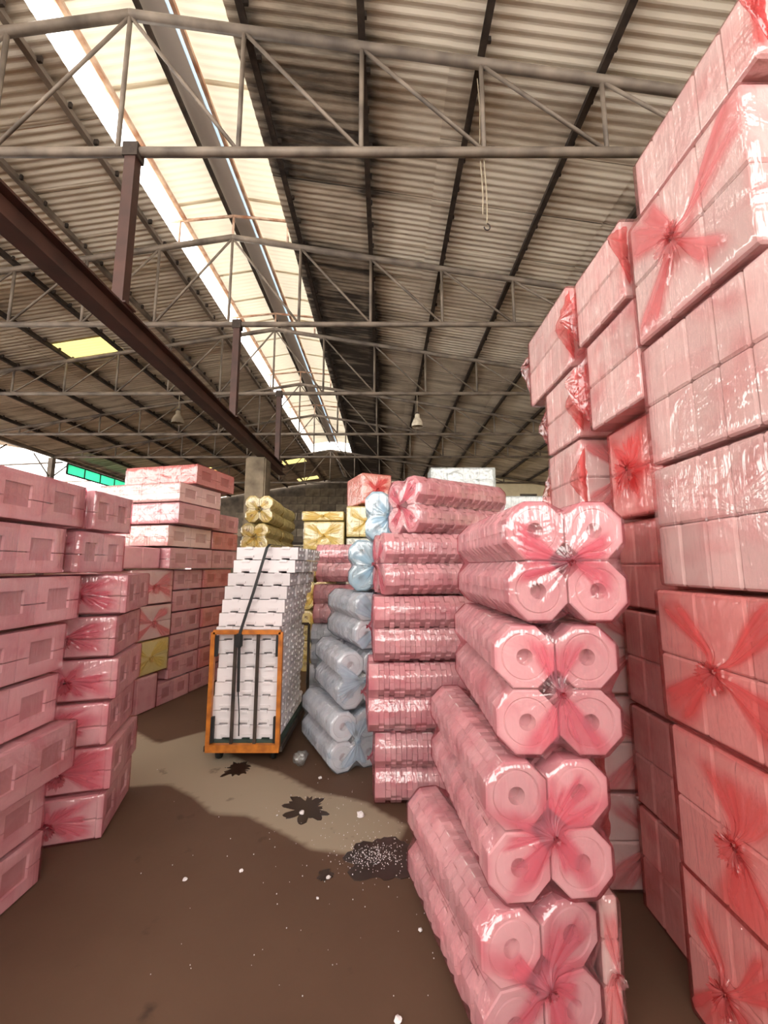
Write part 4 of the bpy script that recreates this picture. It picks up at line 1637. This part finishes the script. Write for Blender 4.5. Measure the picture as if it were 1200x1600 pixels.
# ------------------------------------------------------------------ trolley
def trolley():
    x0, x1, y0, y1 = -1.455, -.855, 3.57, 4.80
    cx = (x0 + x1) / 2
    root = empty('trolley', (cx, (y0 + y1) / 2, 0), 0, 'platform trolley with an orange tubular end frame carrying the white foam trays', 'trolley')
    W = x1 - x0
    Lh = (y1 - y0) / 2
    bm = bmesh.new()
    add_box(bm, -W / 2, W / 2, -Lh + .03, Lh, .14, .17)
    link('deck', mesh_of(bm, 'deck'), root, DKGREEN)
    bm = bmesh.new()
    for s in (-1, 1):
        add_box(bm, s * W / 2 - .02, s * W / 2 + .02, -Lh, Lh, .10, .14)
    link('deck_rail', mesh_of(bm, 'deck_rail'), root, STEELD)

    def frame(yy, col, nm):
        z0, z1 = .13, 1.05
        f = bar_obj('end_frame', (-W / 2 + .015, yy, z1), (W / 2 - .015, yy, z1), .017, col, root, flat=(.035, .035))
        for s in (-1, 1):
            bar_obj('frame_upright', (s * (W / 2 - .015), yy, z0), (s * (W / 2 - .015), yy, z1), .017, col, f, flat=(.035, .035))
        bar_obj('frame_foot', (-W / 2, yy, z0), (W / 2, yy, z0), .02, col, f, flat=(.04, .06))
        for xx in (-.10, .09):
            bar_obj('frame_bar', (xx, yy + .01, z0 + .02), (xx, yy + .01, z1 - .01), .012, STEELD, f, flat=(.024, .02))
        for s in (-1, 1):
            for zz, hh in ((.17, .2), (.85, .17)):
                bm = bmesh.new()
                add_box(bm, min(s * (W / 2 - .03), s * (W / 2 - .055)), max(s * (W / 2 - .03), s * (W / 2 - .055)), yy - .01, yy + .02, zz, zz + hh)
                link('corner_plate', mesh_of(bm, 'corner_plate'), f, BLACK)
    frame(-Lh, ORANGE, 'near')
    # far push bar, dark
    f2 = bar_obj('push_bar', (-W / 2, Lh, .95), (W / 2, Lh, .95), .016, STEELD, root)
    for s in (-1, 1):
        bar_obj('push_bar_upright', (s * W / 2, Lh, .14), (s * W / 2, Lh, .95), .016, STEELD, f2)
    for sx in (-1, 1):
        for sy in (-1, 1):
            xx, yy = sx * (W / 2 - .07), sy * (Lh - .12)
            bm = bmesh.new()
            n = 20
            prof = [(.03, -.02), (.058, -.018), (.062, 0), (.058, .018), (.03, .02)]
            add_lathe(bm, prof, n)
            bmesh.ops.rotate(bm, cent=(0, 0, 0), matrix=Matrix.Rotation(PI / 2, 3, 'Y'), verts=bm.verts)
            bmesh.ops.translate(bm, vec=(xx, yy, .062), verts=bm.verts)
            wh = link('wheel', mesh_of(bm, 'wheel', True), root, BLACK)
            bm = bmesh.new()
            add_box(bm, xx - .032, xx - .024, yy - .02, yy + .02, .05, .11)
            add_box(bm, xx + .024, xx + .032, yy - .02, yy + .02, .05, .11)
            add_box(bm, xx - .04, xx + .04, yy - .035, yy + .035, .105, .14)
            link('wheel_fork', mesh_of(bm, 'wheel_fork'), wh, STEEL)
    # foam trays, one mesh: plate with tabs that interlock
    tw, td, th = .545, .33, .112
    bm = bmesh.new()
    prof = [(-tw / 2, 0.012)]
    tabs = [(-.20, -.13), (-.035, .035), (.13, .20)]
    # bottom edge with notches, top edge with tabs
    bot = [(-tw / 2, 0)]
    for a, b in tabs:
        bot += [(a, 0), (a, .012), (b, .012), (b, 0)]
    bot += [(tw / 2, 0)]
    top = [(tw / 2, th - .004)]
    for a, b in reversed(tabs):
        top += [(b - .006, th - .004), (b - .006, th + .0012), (a + .006, th + .0012), (a + .006, th - .004)]
    top += [(-tw / 2, th - .004)]
    pf = bot + top
    f = bm.faces.new([bm.verts.new((x, -td / 2, z)) for x, z in pf])
    r = bmesh.ops.extrude_face_region(bm, geom=[f])
    bmesh.ops.translate(bm, vec=(0, td - .013, 0), verts=[v for v in r['geom'] if isinstance(v, bmesh.types.BMVert)])
    # proud lips on the front, back and sides
    for a, b in tabs:
        add_box(bm, a - .012, b + .012, -td / 2 - .008, -td / 2 + .01, .022, .038)
        add_box(bm, a, b, -td / 2 - .008, -td / 2 + .01, th - .022, th - .006)
    for s in (-1, 1):
        for yy in (-.12, .03):
            xa, xb = sorted((s * (tw / 2 - .01), s * (tw / 2 + .012)))
            add_box(bm, xa, xb, yy, yy + .08, .03, .05)
            add_box(bm, xa, xb, yy + .03, yy + .10, th - .03, th - .008)
    # fluted side ribs
    tray = mesh_of(bm, 'foam_tray')
    tray.materials.append(FOAMW)
    left = [332, 329, 331, 335, 338, 340, 339, 337, 342, 346, 349, 355, 362, 368]
    rnd = random.Random(5)
    P = ['front', 'middle', 'back']
    for k in range(14):
        z = .172 + k * (th + .0025)
        vmid = 1150 - k * 22
        den = 634.4 + .1317 * (vmid - 800)
        xl = (left[k] - 600) / den * 3.63
        for j in range(3):
            o = link('foam_tray', tray)
            o.location = (xl + tw / 2 + rnd.uniform(-.004, .004) + (.02 * j if k > 9 else 0), 3.64 + td / 2 + j * td + rnd.uniform(0, .001) + (.0 if k < 9 else .006 * (k - 8)), z)
            tag(o, f'white foam tray on the trolley, {P[j]} row, {ORD[k]} layer from the bottom', 'tray', 'white foam trays strapped on the trolley')
    # strap
    root = empty('cargo_strap', (-1.15, 3.58, 0), 0, 'black webbing strap slanting over the white trays and tied to the orange frame', 'strap')

    def ribbon(name, pts, w, th_=.004):
        bm = bmesh.new()
        prev = None
        for p in pts:
            p = Vector(p)
            ring = [bm.verts.new(p + Vector(d)) for d in ((-w / 2, -th_, 0), (w / 2, -th_, 0), (w / 2, th_, 0), (-w / 2, th_, 0))]
            if prev:
                for i in range(4):
                    bm.faces.new((prev[i], prev[(i + 1) % 4], ring[(i + 1) % 4], ring[i]))
            else:
                bm.faces.new(ring[::-1])
            prev = ring
        bm.faces.new(prev)
        return link(name, mesh_of(bm, name), root, BLACK)
    T = at(418, 862, 3.62)
    K = at(374, 992, 3.54)
    off = Vector((1.15, -3.58, 0))
    topz = .172 + 14 * (th + .0025) + .018
    ribbon('strap_run', [K + off, K.lerp(T, .5) + off + Vector((0, -.01, 0)), Vector((T.x, 3.60, topz - .03)) + off, Vector((T.x + .01, 3.66, topz + .004)) + off, Vector((T.x + .03, 4.30, topz + .006)) + off], .024)
    E1 = at(372, 1085, 3.545)
    E2 = at(373, 1150, 3.56)
    ribbon('strap_tail', [K + off, E1 + off + Vector((0, 0, .02))], .022)
    ribbon('strap_end', [E1 + off + Vector((0, 0, .02)), E1.lerp(E2, .5) + off + Vector((.006, 0, 0)), E2 + off], .008)
    bm = bmesh.new()
    kk = K + off
    add_box(bm, kk.x - .03, kk.x + .03, kk.y - .025, kk.y + .012, kk.z - .10, kk.z + .01)
    bmesh.ops.bevel(bm, geom=list(bm.edges), offset=.01, segments=2, affect='EDGES')
    link('ratchet_buckle', mesh_of(bm, 'ratchet_buckle'), root, BLACK)


trolley()


# ------------------------------------------------------------------ things on the floor
def blob(name, c, r, mat, seed, zs=.5, label=None, cat=None, group=None):
    bm = bmesh.new()
    bmesh.ops.create_icosphere(bm, subdivisions=2, radius=r)
    for v in bm.verts:
        k = 1 + .5 * noise.noise(v.co * (1.6 / r) + Vector((seed * 3, 0, 0)))
        v.co *= k
        v.co.z *= zs
    zmin = min(v.co.z for v in bm.verts)
    for v in bm.verts:
        v.co.z -= zmin
    o = link(name, mesh_of(bm, name), None, mat)
    o.location = (c.x, c.y, .001)
    return tag(o, label, cat, group)


def puddle(u, v, ru, rv, seed, lab, spiky=.35):
    c = ground(u, v)
    n = 56
    a = (ground(u + ru, v) - c).length
    b = (ground(u, v - rv) - c).length
    pts = []
    for i in range(n):
        t = 2 * PI * i / n
        k = 1 + spiky * noise.noise(Vector((math.cos(t) * 2.4, math.sin(t) * 2.4, seed))) + spiky * .7 * noise.noise(Vector((math.cos(t) * 7, math.sin(t) * 7, seed)))
        pts.append((a * k * math.cos(t), b * k * math.sin(t)))
    bm = bmesh.new()
    top = [bm.verts.new((x, y, .0025)) for x, y in pts]
    base = [bm.verts.new((x * 1.02, y * 1.02, 0.0005)) for x, y in pts]
    bm.faces.new(top)
    for i in range(n):
        bm.faces.new((base[i], base[(i + 1) % n], top[(i + 1) % n], top[i]))
    o = link('oil_puddle', mesh_of(bm, 'oil_puddle'), None, OIL)
    o.location = c
    tag(o, lab, 'puddle', 'dark wet spots on the floor')


OIL = simple('dark_oily_water', lin(56, 40, 32), .28, 0, col2=lin(44, 31, 25), scale=3)
puddle(478, 1264, 30, 17, 1.3, 'jagged dark puddle in front of the blue bundles', .6)
puddle(600, 1340, 55, 32, 5.2, 'large dark puddle speckled with beads at the foot of the pink stacks', .3)
puddle(372, 1201, 18, 9, 8.8, 'black oily drip spot under the orange trolley frame', .7)
puddle(508, 1368, 12, 8, 3.1, 'small dark spot left of the speckled puddle', .6)
CR = 'crumbs of foam on the floor'
for k, (u, v, r, lab) in enumerate(((472, 1272, .018, 'white foam crumb lying in the jagged puddle'), (563, 1276, .026, 'large white foam chip right of the jagged puddle'),
                                    (377, 1362, .011, 'small white crumb on the bare floor in the aisle'), (289, 1376, .012, 'flattened greyish crumb nearest the left stack'),
                                    (513, 1373, .012, 'pale crumb beside the small dark spot'), (500, 1217, .014, 'white crumb by the foot of the blue bundles'),
                                    (433, 1275, .006, 'tiny white bead left of the jagged puddle'), (496, 1405, .007, 'tiny white bead alone on the near floor'),
                                    (622, 1597, .014, 'white crumb at the very bottom of the picture'), (657, 1455, .010, 'small crumb beside the splayed bottom rolls'))):
    blob('foam_crumb', ground(u, v), r, FOAMW, k, .5, lab, 'crumb', CR)


def scraps():
    c = ground(470, 1196)
    bm = bmesh.new()
    bmesh.ops.create_icosphere(bm, subdivisions=3, radius=.06)
    for v in bm.verts:
        k = 1 + .55 * noise.noise(v.co * 30)
        v.co *= k
        v.co.z = v.co.z * .8
    zm = min(v.co.z for v in bm.verts)
    for v in bm.verts:
        v.co.z -= zm
    me = mesh_of(bm, 'film_scrap', True)
    at_ = me.attributes.new('dens', 'FLOAT', 'POINT')
    at_.data.foreach_set('value', [.3] * len(me.vertices))
    o = link('film_scrap', me, None, CF)
    o.location = (c.x, c.y, .002)
    tag(o, 'crumpled ball of clear film on the floor between the trolley and the blue bundles', 'film scrap')
    # beads
    rnd = random.Random(11)
    bm = bmesh.new()
    c1, c2 = ground(585, 1338), ground(560, 1290)
    for _ in range(520):
        q = rnd.random()
        if q < .6:
            x, y = c1.x + rnd.gauss(0, .09), c1.y + rnd.gauss(0, .055)
        elif q < .9:
            x, y = c2.x + rnd.gauss(0, .28), c2.y + rnd.gauss(0, .28)
        else:
            p = ground(rnd.uniform(200, 680), rnd.uniform(1180, 1560))
            x, y = p.x, p.y
        if y > 2.85 and x > -.14:
            continue
        r = rnd.uniform(.0012, .0032)
        bmesh.ops.create_icosphere(bm, subdivisions=1, radius=r, matrix=Matrix.Translation((x, y, r + .002)))
    o = link('foam_beads', mesh_of(bm, 'foam_beads'), None, FOAMW)
    tag(o, 'loose white polystyrene beads scattered over the puddle and floor', 'beads', None, 'stuff')


scraps()
